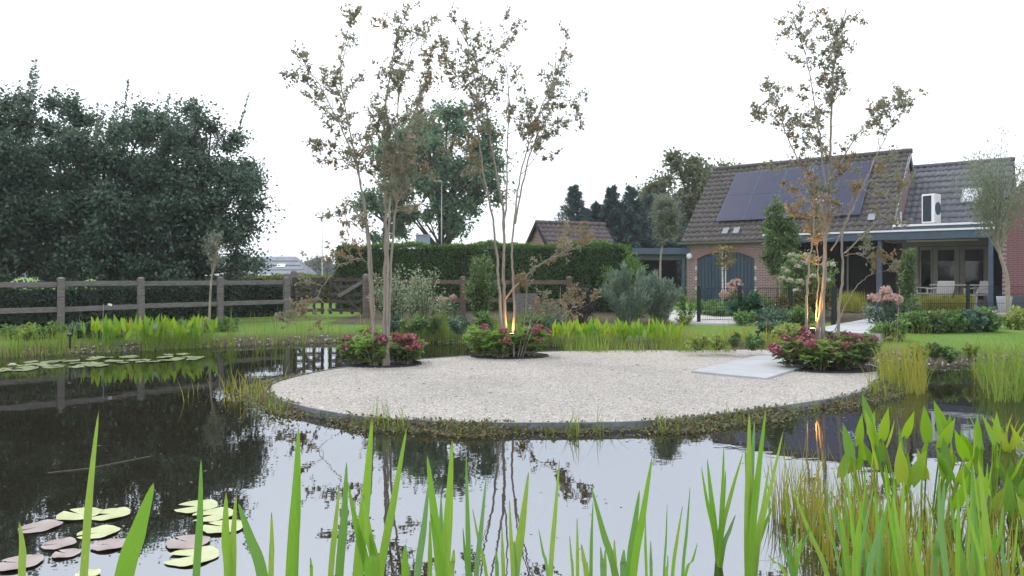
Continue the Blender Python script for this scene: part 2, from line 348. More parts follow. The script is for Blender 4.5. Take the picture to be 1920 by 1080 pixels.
# water
m_water, t, o = mat_base('pond_water')
df = t.nodes.new('ShaderNodeBsdfDiffuse'); gl = t.nodes.new('ShaderNodeBsdfGlossy'); gl.inputs['Roughness'].default_value = .012
gl.inputs['Color'].default_value = (.88, .925, 1, 1)
t.links.new(ramp(t, [(.010, .009, .005), (.022, .018, .010)], noise(t, .8, 5)), df.inputs[0])
fr = t.nodes.new('ShaderNodeFresnel'); fr.inputs[0].default_value = 4.8
b = t.nodes.new('ShaderNodeBump'); b.inputs['Strength'].default_value = .05; b.inputs['Distance'].default_value = .02
t.links.new(noise(t, 2.2, 3, stretch=(1, 1.6, 1)), b.inputs['Height'])
t.links.new(b.outputs[0], gl.inputs['Normal'])
ms = t.nodes.new('ShaderNodeMixShader'); t.links.new(fr.outputs[0], ms.inputs[0]); t.links.new(df.outputs[0], ms.inputs[1]); t.links.new(gl.outputs[0], ms.inputs[2])
t.links.new(ms.outputs[0], o.inputs[0])
wp = MB(); big = POND + unit(POND - POND.mean(0)) * .5
wp.add([(x, y, 0) for x, y in big], [tuple(range(len(big)))[::-1]] if False else [tuple(range(len(big)))])
wo = wp.build('pond_water', m_water, None, 'structure')
me = wo.data
if me.polygons[0].normal.z < 0: me.flip_normals()
# gravel island
m_gravel, t, o = mat_base('pale_gravel')
p = t.nodes.new('ShaderNodeBsdfPrincipled'); p.inputs['Roughness'].default_value = .9; p.inputs['Specular IOR Level'].default_value = .15
vo = t.nodes.new('ShaderNodeTexVoronoi'); vo.inputs['Scale'].default_value = 75
tcg = t.nodes.new('ShaderNodeTexCoord'); t.links.new(tcg.outputs['Object'], vo.inputs['Vector'])
sp = t.nodes.new('ShaderNodeSeparateColor'); t.links.new(vo.outputs['Color'], sp.inputs[0])
c1 = ramp(t, [(.245, .225, .20), (.375, .35, .32), (.445, .415, .385), (.64, .615, .58)], sp.outputs[0])
x = t.nodes.new('ShaderNodeMix'); x.data_type = 'RGBA'; x.blend_type = 'MULTIPLY'; x.inputs[0].default_value = 1
t.links.new(c1, x.inputs[6]); t.links.new(ramp(t, [(.74, .73, .72), (1.16, 1.16, 1.16)], noise(t, .9, 7, rough=.65)), x.inputs[7]); t.links.new(x.outputs[2], p.inputs['Base Color'])
b = t.nodes.new('ShaderNodeBump'); b.inputs['Strength'].default_value = .8; b.inputs['Distance'].default_value = .01; b.invert = True
t.links.new(vo.outputs['Distance'], b.inputs['Height']); t.links.new(b.outputs[0], p.inputs['Normal']); t.links.new(p.outputs[0], o.inputs[0])
inner = ISL + unit(ISL.mean(0) - ISL) * .02
MB().poly(inner, -.2, IZ).build('gravel_island', m_gravel, None, 'structure')
# edging strip of the island: real segments of 0.8 m
edge = empty('island_edging', (ISL[0][0], ISL[0][1], 0), label='thin grey metal edging strip round the gravel island', cat='edging')
per = np.concatenate([ISL, ISL[:1]]); seg = 5
e0 = np.array([ISL[0][0], ISL[0][1], 0])
for i in range(0, len(ISL), seg):
    pts = per[i:i + seg + 1]; nrm = unit(np.stack([np.gradient(pts[:, 1]), -np.gradient(pts[:, 0])], 1))
    if sdist(pts[2:3] + nrm[2:3] * .05, ISL)[0] < 0: nrm = -nrm
    o1 = pts + nrm * .028; k = len(pts)
    V = [(*q, z) for z in (-.15, IZ + .008) for q in np.concatenate([pts + nrm * .002, o1])]
    V = [(a - e0[0], b_ - e0[1], z) for a, b_, z in V]
    F = []
    for j in range(k - 1):
        F += [(j, j + 1, 2 * k + j + 1, 2 * k + j), (k + j + 1, k + j, 3 * k + j, 3 * k + j + 1), (2 * k + j, 2 * k + j + 1, 3 * k + j + 1, 3 * k + j)]
    MB().add(V, F).build('edging_strip', m_edging, edge)
# loose stones on the island surface
n = 9000; q = np.column_stack([R.uniform(-3.2, 5.2, n), R.uniform(6.5, 13, n)]); q = q[sdist(q, ISL) < -.05]; n = len(q)
r = R.uniform(.006, .014, n)
octV = np.array([(1, 0, 0), (0, 1, 0), (-1, 0, 0), (0, -1, 0), (0, 0, .7), (0, 0, -.5)], float)
a = R.uniform(0, 6.28, n); ca_, sa_ = np.cos(a), np.sin(a)
ov = np.stack([octV[None, :, 0] * ca_[:, None] * 1.3 - octV[None, :, 1] * sa_[:, None], octV[None, :, 0] * sa_[:, None] * 1.3 + octV[None, :, 1] * ca_[:, None], octV[None, :, 2] + 0 * a[:, None]], 2) * r[:, None, None]
ov += np.column_stack([q, np.full(n, IZ + .003)])[:, None, :]
fo = np.array([(0, 1, 4), (1, 2, 4), (2, 3, 4), (3, 0, 4)])
Fp = (np.arange(n)[:, None, None] * 6 + fo[None]).reshape(-1, 3)
L_peb = leaf_mat('pebble', [(.30, .28, .265), (.43, .41, .39), (.60, .585, .565), (.36, .335, .31)], 0, .9, .1)
tag(link('gravel', np_mesh('gravel', ov.reshape(-1, 3), Fp, L_peb), None, 'stuff'), 'loose pale gravel stones covering the island', 'gravel')

# slab bridge and path
def slab(name, a, b_, w0, z0, z1, mat, kind='structure'):
    a, b_ = np.array(a, float), np.array(b_, float); d = unit(b_ - a); s = np.array([d[1], -d[0]])
    return MB().poly([a, a + s * w0, b_ + s * w0, b_], z0, z1).build(name, mat, None, kind, bevel=.008)
slab('slab_bridge', (2.56, 10.28), (5.75, 14.15), 1.08, IZ - .03, IZ + .03, m_slab)
slab('garden_path', (5.78, 14.2), (10.3, 19.6), 1.35, .2, .375, m_slab)
slab('path_step', (5.74, 14.16), (5.79, 14.22), 1.25, .0, .365, m_riser)
MB().poly([G(1262, 607, .31)[:2], G(1470, 610, .31)[:2], (8.6, 22.5), (4.6, 22.5)], .2, .335).build('gravel_path', m_paving, None, 'structure')

# ------------------------------------------------------------------ vegetation builders
def local(V, org): return V - np.asarray(org)[None, :]
def ellipsoid_clumps(n, rx, ry, rz, lo=.35):
    d = rdir(n); r = R.uniform(lo ** 3, 1, n) ** (1 / 3)
    return d * r[:, None] * np.array([rx, ry, rz])
def clump_leaves(C, rad, per, L, W, droop=.25, cup=.15):
    n = len(C) * per; rad = np.broadcast_to(np.asarray(rad, float), (len(C),))
    d = rdir(n); rr = np.minimum(np.abs(R.normal(size=n)) * .6 + .05, 1.4)
    c = np.repeat(C, per, 0) + d * (np.repeat(rad, per) * rr)[:, None] * np.array([1, 1, .75])
    D = unit(d * .6 + rdir(n) * .9 + np.array([0, 0, -droop])); N = unit(rdir(n) * .55 + d * .7 + np.array([0, 0, .55]))
    sc = R.uniform(.7, 1.2, n)
    return leaf_quads(c, D, N, L * sc, W * sc, cup)
def big_tree(name, label, base, clumps, rad, per, L, W, mat, trunk_r, group=None, forks=7, trunk_mat=None, shoots=0, trunk_h=None, cat='tree'):
    base = np.asarray(base, float); t = empty(name, base, 0, label, cat, group)
    V, F = clump_leaves(clumps, rad, per, L, W)
    link('crown', np_mesh('crown', V, F, mat), t, 'stuff')
    top = clumps[:, 2].max(); lowz = trunk_h if trunk_h else max(.5, clumps[:, 2].min() + .3)
    mb = MB(); path = [(0, 0, -.1), (.03, .02, lowz * .5), (-.04, .05, lowz), (.05, 0, lowz + (top - lowz) * .5), (0, .05, lowz + (top - lowz) * .85)]
    mb.tube(catmull(path, 5), np.linspace(trunk_r, trunk_r * .2, 21), 9)
    sel = R.choice(len(clumps), min(len(clumps), forks * 6), replace=False)
    for i in sel:
        c = clumps[i]; h = R.uniform(.75, 1.1) * lowz if c[2] < top * .6 else lowz + (c[2] - lowz) * R.uniform(.15, .5)
        h = min(h, c[2] - .1) if c[2] > .6 else c[2] * .6
        s = np.array([0, .02, h]); mid = s * .45 + c * .55 + np.array([0, 0, .12 * np.linalg.norm(c - s) * R.uniform(-.3, 1)])
        r0 = trunk_r * R.uniform(.22, .5)
        mb.tube(catmull([s, mid, c], 5), np.linspace(r0, r0 * .15, 11), 5)
    mb.build('trunk', trunk_mat or m_bark, t, smooth=True)
    if shoots:
        parts = []; mb = MB(); hi = clumps[np.argsort(-clumps[:, 2])[:max(6, len(clumps) // 4)]]
        for i in range(shoots):
            c = hi[R.integers(len(hi))] + np.array([R.uniform(-.3, .3), R.uniform(-.3, .3), .3]); ln = R.uniform(.7, 1.5); ln_ = np.array([R.uniform(-.1, .3), R.uniform(-.1, .1), 1]) * ln
            mb.tube([c, c + ln_], [.012, .004], 4)
            k = int(ln / .055); tt = np.repeat(np.linspace(.15, 1, k), 2); s = np.tile([1, -1], k)
            az = R.uniform(0, 3.14); D = np.column_stack([s * np.cos(az), s * np.sin(az), np.full(2 * k, .5)]) + rdir(2 * k) * .45
            parts.append(leaf_quads(c + ln_ * tt[:, None], D, np.array([0, -.6, .5]) + rdir(2 * k) * .6, .15 * (1.15 - .5 * tt), .085, .1))
        V, F = join(parts); link('shoot_leaves', np_mesh('shoot_leaves', V, F, L_shoot), t, 'stuff'); mb.build('shoots', m_bark, t, 'stuff')
    return t
def shrub(name, label, pos, rx, rz, n, L, W, mat, cat='shrub', group=None, style='dome', ry=None, flowers=None):
    """leafy bush: stems out of the ground carry leaves through its volume"""
    pos = np.asarray(pos, float); t = empty(name, pos, R.uniform(0, .1), label, cat, group); ry = ry or rx
    mb = MB(); ns = max(5, min(26, int(n / 60))); parts = []; tips = []
    per = max(6, n // ns)
    for i in range(ns):
        a = R.uniform(0, 6.283); rr = math.sqrt(R.uniform(.02, 1)); hz = rz * (1 - .55 * rr ** 2.2) * R.uniform(.75, 1.05)
        if style == 'column': hz = rz * R.uniform(.45, 1.0); rr = rr * (1.15 - .75 * hz / rz)
        tip = np.array([math.cos(a) * rr * rx, math.sin(a) * rr * ry, hz]); b0 = np.array([math.cos(a) * rr * rx * .18, math.sin(a) * rr * ry * .18, -.04])
        mid = (b0 + tip) / 2 + np.array([0, 0, hz * .12]); pth = catmull([b0, mid, tip], 5); tips.append(tip)
        mb.tube(pth, np.linspace(.012, .003, 11) * (.6 + rz * .5), 4, False)
        tt = R.uniform(.12, 1, per) ** (.75 if style != 'spiky' else .9); ii = tt * 10; i0 = np.minimum(ii.astype(int), 9); fr_ = (ii - i0)[:, None]
        c = pth[i0] * (1 - fr_) + pth[i0 + 1] * fr_
        out = unit(tip - b0)
        if style == 'spiky':
            D = unit(rdir(per) * .75 + out * .8 + np.array([0, 0, .15])); c = c + rdir(per) * rx * .08
        else:
            D = unit(rdir(per) + out * .35 + np.array([0, 0, -.05])); c = c + rdir(per) * min(rx, rz) * .22
        c[:, 2] = np.maximum(c[:, 2], .02)
        s = R.uniform(.65, 1.2, per)
        parts.append(leaf_quads(c, D, unit(rdir(per) * .7 + np.array([0, 0, 1.])), L * s, W * s, .12))
    V, F = join(parts); link('foliage', np_mesh('foliage', V, F, mat), t, 'stuff')
    mb.build('stems', m_stem_pale if style == 'spiky' else m_bark, t, 'stuff')
    if flowers:
        fm, fn, fr0, fname = flowers
        order = np.argsort([-x[2] + R.uniform(0, .35) * rz for x in tips])[:fn]
        for i in order:
            puff(fname, tips[i] + np.array([0, -.02, fr0 * .4]), fr0 * R.uniform(.8, 1.2), fm, t)
    return t
PUFF = {}
def puff(name, c, r, mat, parent, stretch=1.0, n=70):
    """a flower head: a ball of small petals on a short stalk"""
    key = (mat.name, round(stretch, 1), n, int(R.integers(3)))
    if key not in PUFF:
        d = rdir(n); d[:, 2] = np.abs(d[:, 2]) * 1.25 - .25 if stretch == 1.0 else d[:, 2]
        d = unit(d); c0 = d * R.uniform(.6, 1, n)[:, None] * np.array([1, 1, .8 * stretch])
        D = unit(np.cross(d, rdir(n)) + d * .4)
        PUFF[key] = np_mesh(name, *leaf_quads(c0 - D * .2, D, d, .55, .5, .1), mat)
    o = link(name, PUFF[key], parent); o.location = tuple(map(float, c)); o.scale = (r, r, r); o.rotation_euler = (R.uniform(-.3, .3), R.uniform(-.3, .3), R.uniform(0, 6)); return o
def scatter(n, box, cond):
    q = np.column_stack([R.uniform(box[0], box[1], n), R.uniform(box[2], box[3], n)]); return q[cond(q)]
def reed_stuff(name, label, cat, q, H, W, mat, lean=.25, z=None, k=4, thin=True):
    ph = R.uniform(0, 6, 3); f = np.sin(q[:, 0] * 3.1 + ph[0]) + np.sin(q[:, 0] * 7.3 + q[:, 1] * 4 + ph[1]) * .8 + np.sin(q[:, 1] * 6 + ph[2]) * .6
    if thin: keep_ = f > R.normal(size=len(q)) * .8 - .5; q = q[keep_]; f = f[keep_]
    n = len(q); zz = land(q) if z is None else np.full(n, z); B = np.column_stack([q, zz - .03])
    V, F = blades(B, R.uniform(H[0], H[1], n) * np.clip(.9 + .18 * f, .5, 1.25), R.uniform(W[0], W[1], n), R.normal(size=(n, 2)) * lean, k)
    return tag(link(name, np_mesh(name, V, F, mat), None, 'stuff'), label, cat)
# ------------------------------------------------------------------ house
HZ = math.atan2(-.625, .78)
def H2W(a, b_, z=0):
    c, s = math.cos(HZ), math.sin(HZ); return np.array([7.07 + a * c - b_ * s, 30 + a * s + b_ * c, z])
def xz(mb, pts, y0, y1):
    n = len(pts); mb.add([(x, y0, z) for x, z in pts] + [(x, y1, z) for x, z in pts],
        [tuple(range(n)), tuple(range(2 * n - 1, n - 1, -1))] + [((i + 1) % n, i, n + i, n + (i + 1) % n) for i in range(n)]); return mb
def yz(mb, pts, x0, x1):
    n = len(pts); mb.add([(x0, y, z) for y, z in pts] + [(x1, y, z) for y, z in pts],
        [tuple(range(n))[::-1], tuple(range(n, 2 * n))] + [(i, (i + 1) % n, n + (i + 1) % n, n + i) for i in range(n)]); return mb
def tiles(x0, x1, y0, z0, slope, tw=.25, g=.31, flip=1, wob=.006, pitch=math.pi / 4, amp=.028, thick=.035):
    """pantiles: rows overlap, each row proud of the one above"""
    nc = max(1, int(round((x1 - x0) / tw))); spt = 6; nxs = nc * spt + 1; X = np.linspace(x0, x1, nxs)
    ph = (np.arange(nxs) % spt) / spt; prof = amp * (np.sin(ph * 2 * np.pi) + .35 * np.sin(ph * 4 * np.pi + .5))
    rows = int(round(slope / g)); gg = slope / rows; V = []; F = []
    tix = np.minimum(np.arange(nxs) // spt, nc - 1)
    for r in range(rows):
        jit = R.normal(size=nc)[tix] * wob; js = R.normal(size=nc)[tix] * .008
        for s_, h in ((r * gg + js, thick - .03 + prof + jit), (r * gg + js, thick + prof + jit), (r * gg + gg * .5, thick * .6 + prof + jit * .5), ((r + 1) * gg + .02, .004 + prof)):
            s_ = np.broadcast_to(s_, (nxs,))
            y = s_ * math.cos(pitch) - h * math.sin(pitch); z = s_ * math.sin(pitch) + h * math.cos(pitch)
            V.append(np.column_stack([X, y0 + flip * y, z0 + z]))
        for q in range(3):
            i = (r * 4 + q) * nxs + np.arange(nxs - 1); f = np.stack([i, i + 1, i + 1 + nxs, i + nxs], 1)
            F.append(f if flip > 0 else f[:, ::-1])
    return np.concatenate(V), np.concatenate(F)
def ridge(mb, p, q, r=.11, seg=.33):
    p, q = Vector(p), Vector(q); n = int((q - p).length / seg)
    for i in range(n):
        a = p.lerp(q, i / n); b2 = p.lerp(q, (i + 1.08) / n); mb.tube([a, b2], [r * 1.06, r * .94], 8)
house = empty('brick_house', (7.07, 30, 0), HZ, 'old brick house with solar panels on its tiled roof and arched blue doors', 'house')
mb = MB(); XL, XR, XP = .12, 7.78, 4.06; AX0, AX1, ZS, ZC = .586, 2.98, 2.08, 2.38
yf, yk = .22, .46
xz(mb, [(XL, .2), (AX0, .2), (AX0, 2.82), (XL, 2.82)], yf, yk)
xz(mb, [(AX1, .2), (XP, .2), (XP, 2.82), (AX1, 2.82)], yf, yk)
NA = 14; ax = np.linspace(AX0, AX1, NA + 1); az_ = ZS + (ZC - ZS) * (1 - ((ax - (AX0 + AX1) / 2) / ((AX1 - AX0) / 2)) ** 2)
for i in range(NA): xz(mb, [(ax[i], az_[i]), (ax[i + 1], az_[i + 1]), (ax[i + 1], 2.82), (ax[i], 2.82)], yf, yk)
mb.build('front_wall', m_brick, house)
mb = MB(); yz(mb, [(yk, .2), (6.5, .2), (6.5, 2.9), (3.39, 6.05), (yk, 3.1)], XL, XL + .2); mb.build('gable_wall', m_brick, house)
mb = MB(); yz(mb, [(2.3, .2), (6.5, .2), (6.5, 2.95), (3.39, 6.08), (.24, 2.93), (.24, 2.6), (2.3, 2.6)], XR - .2, XR); mb.build('gable_wall', m_brick, house)
MB().box(((XL + XR) / 2, 6.6, 1.5), (XR - XL, .2, 2.7)).build('back_wall', m_brick, house)
mb = MB(); yz(mb, [(yk + .005, .2), (2.25, .2), (2.25, 2.58), (yk + .005, 2.58)], XP - .22, XP - .003); mb.build('porch_side_wall', m_brick, house)
MB().box(((XP + XR) / 2, 2.4, 1.45), (XR - XP + .1, .2, 2.5)).build('porch_back_wall', m_cladding_shade, house)  # blackened so the recess looks deeply shaded; shade put into the colour
for x in (5.9, 6.95):
    MB().box((x, 2.27, 1.42), (.06, .06, 2.15)).build('door_frame', m_greige, house)
MB().box(((5.9 + 6.95) / 2, 2.28, 2.5), (1.1, .06, .06)).build('door_frame', m_greige, house)
MB().box((3.93, yf - .02, 1.3), (.12, .04, 1.9)).build('corner_board', solid('green_board', [(.05, .10, .09)], .5), house)
# brick arch, jamb stones
vou = None
for i in range(26):
    th = (i + .5) / 26; x = AX0 - .03 + th * (AX1 - AX0 + .06); zc = ZS + (ZC - ZS) * (1 - ((x - 1.783) / 1.197) ** 2); sl = -2 * (ZC - ZS) * (x - 1.783) / 1.197 ** 2
    if vou is None:
        o = MB().box((0, 0, .12), (.082, .03, .22)).build('voussoir', solid('arch_brick', [(.2, .1, .1), (.34, .2, .19), (.26, .14, .13)], .85, 3), house, bevel=.004); vou = o
    else: o = link('voussoir', vou.data, house)
    o.location = (x, yf - .006, zc); o.rotation_euler = (0, math.atan(-sl) * -1 + math.atan(sl) * 0, 0)
    o.rotation_euler = (0, -math.atan(sl), 0)
js = None
for s, x in ((-1, AX0 - .045), (1, AX1 + .045)):
    for z in np.arange(.5, 2.1, .4):
        if js is None: js = MB().box((0, 0, 0), (.085, .03, .14)).build('jamb_stone', solid('jamb_limewash', [(.5, .46, .44), (.62, .58, .56)], .85), house); o = js
        else: o = link('jamb_stone', js.data, house)
        o.location = (x, yf - .004, z + R.uniform(-.03, .03))
# arched double door of boards
for s in (0, 1):
    leaf = empty('door_leaf', (0, 0, 0)); leaf.parent = house
    x0, x1 = (AX0 + .01, 1.765) if s == 0 else (1.80, AX1 - .01); nb = 8; wd = (x1 - x0) / nb
    for i in range(nb):
        xa, xb = x0 + i * wd + .009, x0 + (i + 1) * wd - .009; f = lambda x: ZS + (ZC - ZS) * (1 - ((x - 1.783) / 1.197) ** 2) - .004
        xz(MB(), [(xa, .34), (xb, .34), (xb, f(xb)), (xa, f(xa))], yf + .07, yf + .1).build('board', m_doorblue, leaf)
    for z in (.8, 1.95): MB().box(((x0 + x1) / 2, yf + .065, z), (x1 - x0 - .04, .02, .05)).build('strap', m_doorblue, leaf)
MB().box((1.783, yf + .06, 1.35), (.035, .03, 2.05)).build('door_cover_strip', m_white, house)
MB().box((1.783, yf + .16, 1.35), (2.45, .06, 2.3)).build('door_backing', m_cladding_shade, house)
mb = MB(); mb.lathe((0, 0, 0), [(.03, -.14), (.1, -.1), (.13, 0), (.1, .09), (.04, .12)], 14); mb.tube([(0, 0, .1), (0, .12, .16)], .02, 6)
lamp = mb.build('wall_lamp', m_white, house, smooth=True); lamp.location = (.30, yf - .12, 2.2)
# roof
V, F = tiles(-.05, 7.9, -.02, 2.77, 4.82); link('roof_tiles', np_mesh('roof_tiles', V, F, m_tile, True), house, 'stuff')
V, F = tiles(-.05, 7.9, 6.8, 2.77, 4.82, flip=-1); link('roof_tiles', np_mesh('roof_tiles', V, F, m_tile, True), house, 'stuff')
mb = MB(); ridge(mb, (-.06, 3.39, 6.2), (7.92, 3.39, 6.2)); mb.build('ridge_tiles', m_tile, house, 'stuff', True)
for x in (-.04, 7.88):
    mb = MB(); mb.bar((x, -.03, 2.68), (x, 3.39, 6.1), .05, .13); mb.bar((x, 6.8, 2.68), (x, 3.39, 6.1), .05, .13); mb.build('verge_board', m_zinc if x > 1 else m_tile, house)
mb = MB()
gp = [(math.cos(t_) * .075, math.sin(t_) * .075) for t_ in np.linspace(math.pi, 2 * math.pi, 8)]
V = [(x, -.09 + a_, 2.76 + c_) for x in (-.12, 4.35) for a_, c_ in gp]; mb.add(V, [(i, i + 1, 8 + i + 1, 8 + i) for i in range(7)] + [tuple(range(8))]); mb.build('gutter', m_zinc, house, smooth=True)
MB().tube([(7.84, 1.75, 3.0), (7.84, 1.75, 3.75)], .035, 8).build('vent_pipe', m_white, house, smooth=True)
MB().tube([(7.84, 1.15, 2.95), (7.84, 1.15, 3.5)], .04, 8).build('vent_pipe', m_white, house, smooth=True)
for x, s in ((1.75, .55), (2.2, .55), (7.1, 1.0)):
    o = MB().box((0, 0, 0), (.24, .34, .02)).build('repair_tile', m_slate, house); o.location = (x, s * .707 - .05, 2.77 + s * .707 + .06); o.rotation_euler = (math.pi / 4, 0, 0)
# solar panels
sp_me = None
for r_ in range(2):
    for c_ in range(5):
        s = 1.1 + r_ * 1.57 + .775; x = 1.22 + c_ * 1.10 + .54; n_ = .13
        o = MB().box((0, 0, 0), (1.085, 1.55, .035)).build('solar_panel', m_solar_frame, house) if sp_me is None else link('solar_panel', sp_me, house)
        o.location = (x, s * .7071 - n_ * .7071 - .02, 2.77 + s * .7071 + n_ * .7071); o.rotation_euler = (math.pi / 4, 0, 0)
        if sp_me is None:
            sp_me = o.data; g = MB().box((0, 0, .02), (1.045, 1.51, .006)).build('cell_sheet', m_solar, o); cell = g.data
        else: link('cell_sheet', cell, o)
# link building with garden doors
lk = empty('link_building', H2W(9.4, 2.3, 0), HZ, 'low link building with grey tiled roof, skylight and glazed garden doors', 'building')
def LX(a, b_, z): return (a - 9.4, b_ - 2.3, z)
V, F = tiles(-1.62, 1.68, -.35, 3.0, 3.85, .22, .335, amp=.018, wob=.003); link('roof_tiles', np_mesh('roof_tiles', V, F, m_tile_grey, True), lk, 'stuff')
V, F = tiles(-1.62, 1.68, 5.05, 3.0, 3.85, .22, .335, flip=-1, amp=.018, wob=.003); link('roof_tiles', np_mesh('roof_tiles', V, F, m_tile_grey, True), lk, 'stuff')
mb = MB(); ridge(mb, (-1.62, 2.36, 5.73), (1.68, 2.36, 5.73), .09); mb.build('ridge_tiles', m_tile_grey, lk, 'stuff', True)
sk = MB().box((0, 0, 0), (.62, .8, .06)).build('skylight', m_zinc, lk, bevel=.006); sk.location = (.5, -.35 + 1.28 - .05, 3 + 1.28 + .06); sk.rotation_euler = (math.pi / 4, 0, 0)
MB().box((0, 0, .033), (.5, .68, .01)).build('pane', solid('sky_glass', [(.55, .58, .62)], .12, spec=.7), sk)
rm = MB().box((0, 2.2, .32), (3.2, 3.9, .04)); rm.box((0, 3.9, 1.5), (3.2, .1, 2.5)); rm.box((-1.58, 2.2, 1.5), (.06, 3.9, 2.5)); rm.box((1.6, 2.2, 1.5), (.06, 3.9, 2.5)); rm.box((0, 2.3, 2.8), (3.2, 4.4, .06))
rm.build('room_shell', m_interior, lk)
MB().box((0, .02, 2.65), (3.2, .18, .34)).build('lintel', m_greige, lk)
MB().box((-1.33, .02, 1.4), (.54, .16, 2.16)).build('wall_panel', m_greige, lk)
MB().box((1.37, .02, 1.4), (.48, .16, 2.16)).build('wall_panel', m_cladding_shade, lk)
fr_ = [(-1.03, -.62, 'side_window'), (-.60, .22, 'garden_door'), (.24, 1.10, 'garden_door')]
for xa, xb, nm in fr_:
    fw = .05 if nm == 'side_window' else .15
    d = empty(nm, ((xa + xb) / 2, 0, .36)); d.parent = lk; hw = (xb - xa) / 2; zt = 2.1
    mb = MB(); mb.box((-hw + fw / 2, 0, zt / 2), (fw, .08, zt)); mb.box((hw - fw / 2, 0, zt / 2), (fw, .08, zt)); mb.box((0, 0, zt - .06), (2 * hw - 2 * fw, .08, .12)); mb.box((0, 0, .1), (2 * hw - 2 * fw, .08, .2))
    mb.build('frame', m_greige, d); MB().box((0, .01, zt / 2 + .03), (2 * hw - 2 * fw + .01, .012, zt - .3)).build('pane', m_glass_dark, d)
    MB().box((0, -.005, zt - .32), (2 * hw - 2 * fw, .014, .42)).build('blind', solid('blind_grey', [(.06, .06, .065)], .8), d)
    if nm == 'garden_door': MB().tube([(-hw + .08, -.05, 1.0), (-hw + .08, -.09, 1.0), (-hw + .2, -.09, 1.0)], .012, 6).build('handle', m_zinc, d)
# veranda roof
ver = empty('veranda', H2W(10.9, -1.77, 0), HZ, 'blue-grey flat veranda roof with white trim on slim blue posts', 'veranda')
def vb(name, a0, a1, b0, b1, z0, z1, mat): return MB().box(((a0 + a1) / 2 - 10.9, (b0 + b1) / 2 + 1.77, (z0 + z1) / 2), (a1 - a0, b1 - b0, z1 - z0)).build(name, mat, ver)
vb('fascia', 4.1, 11.1, -1.82, -1.77, 2.58, 2.83, m_bluegrey)
vb('fascia', 4.05, 4.1, -1.82, .15, 2.58, 2.83, m_bluegrey); vb('fascia', 11.1, 11.15, -1.82, -1.72, 2.58, 2.83, m_bluegrey)
vb('trim', 4.03, 11.17, -1.86, -1.72, 2.835, 2.895, m_white)
vb('roof_deck', 4.1, 7.84, -1.765, .1, 2.66, 2.83, m_soffit); vb('roof_deck', 7.9, 11.04, -1.765, 2.2, 2.66, 2.83, m_soffit)
vb('upper_fascia', 8.0, 11.04, -.35, -.30, 2.86, 3.08, m_bluegrey); vb('upper_trim', 7.98, 11.04, -.38, -.25, 3.085, 3.15, m_white); vb('upper_deck', 8.0, 11.04, -.295, 2.1, 2.86, 3.06, m_soffit)
for a_ in (7.86, 10.92): vb('post', a_ - .06, a_ + .06, -1.74, -1.62, .3, 2.58, m_bluegrey)
st = MB().box((0, 0, 0), (2.1, .14, .05)).build('strip_heater', m_white, None, bevel=.01); st.location = H2W(9.35, .25, 2.60); st.rotation_euler = (0, 0, HZ); tag(st, 'long white strip heater under the veranda roof', 'heater')
# heat pump box on the veranda roof
ac = empty('air_conditioner', H2W(9.02, .45, 3.1), HZ - .25, 'white air conditioning unit standing on the veranda roof', 'air conditioner')
MB().box((0, 0, .6), (.42, .50, 1.0)).build('casing', m_white, ac, bevel=.02)
MB().box((-.03, -.253, .6), (.27, .01, .88)).build('grille', solid('ac_dark', [(.02, .035, .05)], .4), ac)
o = MB().lathe((0, 0, 0), [(.22, 0), (.22, .012), (.02, .02)], 20).build('fan_guard', solid('ac_fan', [(.05, .08, .13)], .4), ac); o.location = (.212, 0, .6); o.rotation_euler = (0, math.pi / 2, 0)
MB().box((0, -.15, .05), (.46, .06, .1)).build('foot', m_zinc, ac); MB().box((0, .15, .05), (.46, .06, .1)).build('foot', m_zinc, ac)
# brick wing on the right: every brick near the corner
wing = empty('brick_wing', H2W(11.2, -1.6, 0), HZ, 'red-brown brick wing with dark painted plinth at the right edge', 'house')
mb = MB(); xz(mb, [(0, .8), (6.2, .8), (6.2, 3.6), (3.1, 6.6), (0, 3.6)], 0, .25); mb.build('front_wall', m_brick_mortar, wing)
MB().box((3.1, .12, .5), (6.24, .28, .62)).build('plinth', m_plinth, wing)
MB().box((.12, 4.3, 2.0), (.24, 8.0, 3.3)).build('side_wall', m_brick_shed, wing)
bk = None; rows = 0
for r_ in range(42):
    for c_ in range(7):
        x = .105 + c_ * .222 + (r_ % 2) * .111; z = .835 + r_ * .0655
        if c_ * .222 + .2 > 1.5: continue
        if bk is None: bk = MB().box((0, 0, 0), (.21, .02, .054)).build('brick', m_brick_wing, wing, bevel=0); o = bk
        else: o = link('brick', bk.data, wing)
        o.location = (x, -.004 + R.uniform(-.003, .003), z)
mb = MB()
for r_ in range(86):
    z = .835 + r_ * .0655; x1 = 6.2 if z < 3.6 else 6.2 - (z - 3.6) * 1.033; x0 = 1.66 if z < 3.58 else max(.1, (z - 3.6) * 1.033 + .12)
    x = x0 + (r_ % 2) * .111
    while x < x1 - .1: mb.box((x, -.004, z), (.21, .02, .054)); x += .222
mb.build('brick_courses', m_brick_wing, wing, 'stuff')
th = math.atan2(3.0, 3.1)
for fl in (1, -1):
    nrow = 14
    V, F = tiles(0, 8.4, 0, 0, 4.45, .25, .32, pitch=th)
    W2 = np.column_stack([V[:, 1] - .15 if fl > 0 else 6.35 - V[:, 1], V[:, 0] - .12, V[:, 2] + 3.5]); Fw = F[:, ::-1] if fl > 0 else F
    link('roof_tiles', np_mesh('roof_tiles', W2, Fw, m_tile_grey, True), wing, 'stuff')
# terrace
def poly_w(name, pts, z0, z1, mat): return MB().poly([H2W(*q)[:2] for q in pts], z0, z1).build(name, mat, None, 'structure')
poly_w('terrace', [(4.1, -2.3), (16, -4.2), (16, -1.65), (11.1, -1.65), (11.1, 2.2), (4.1, 2.2)], .2, .372, m_paving)
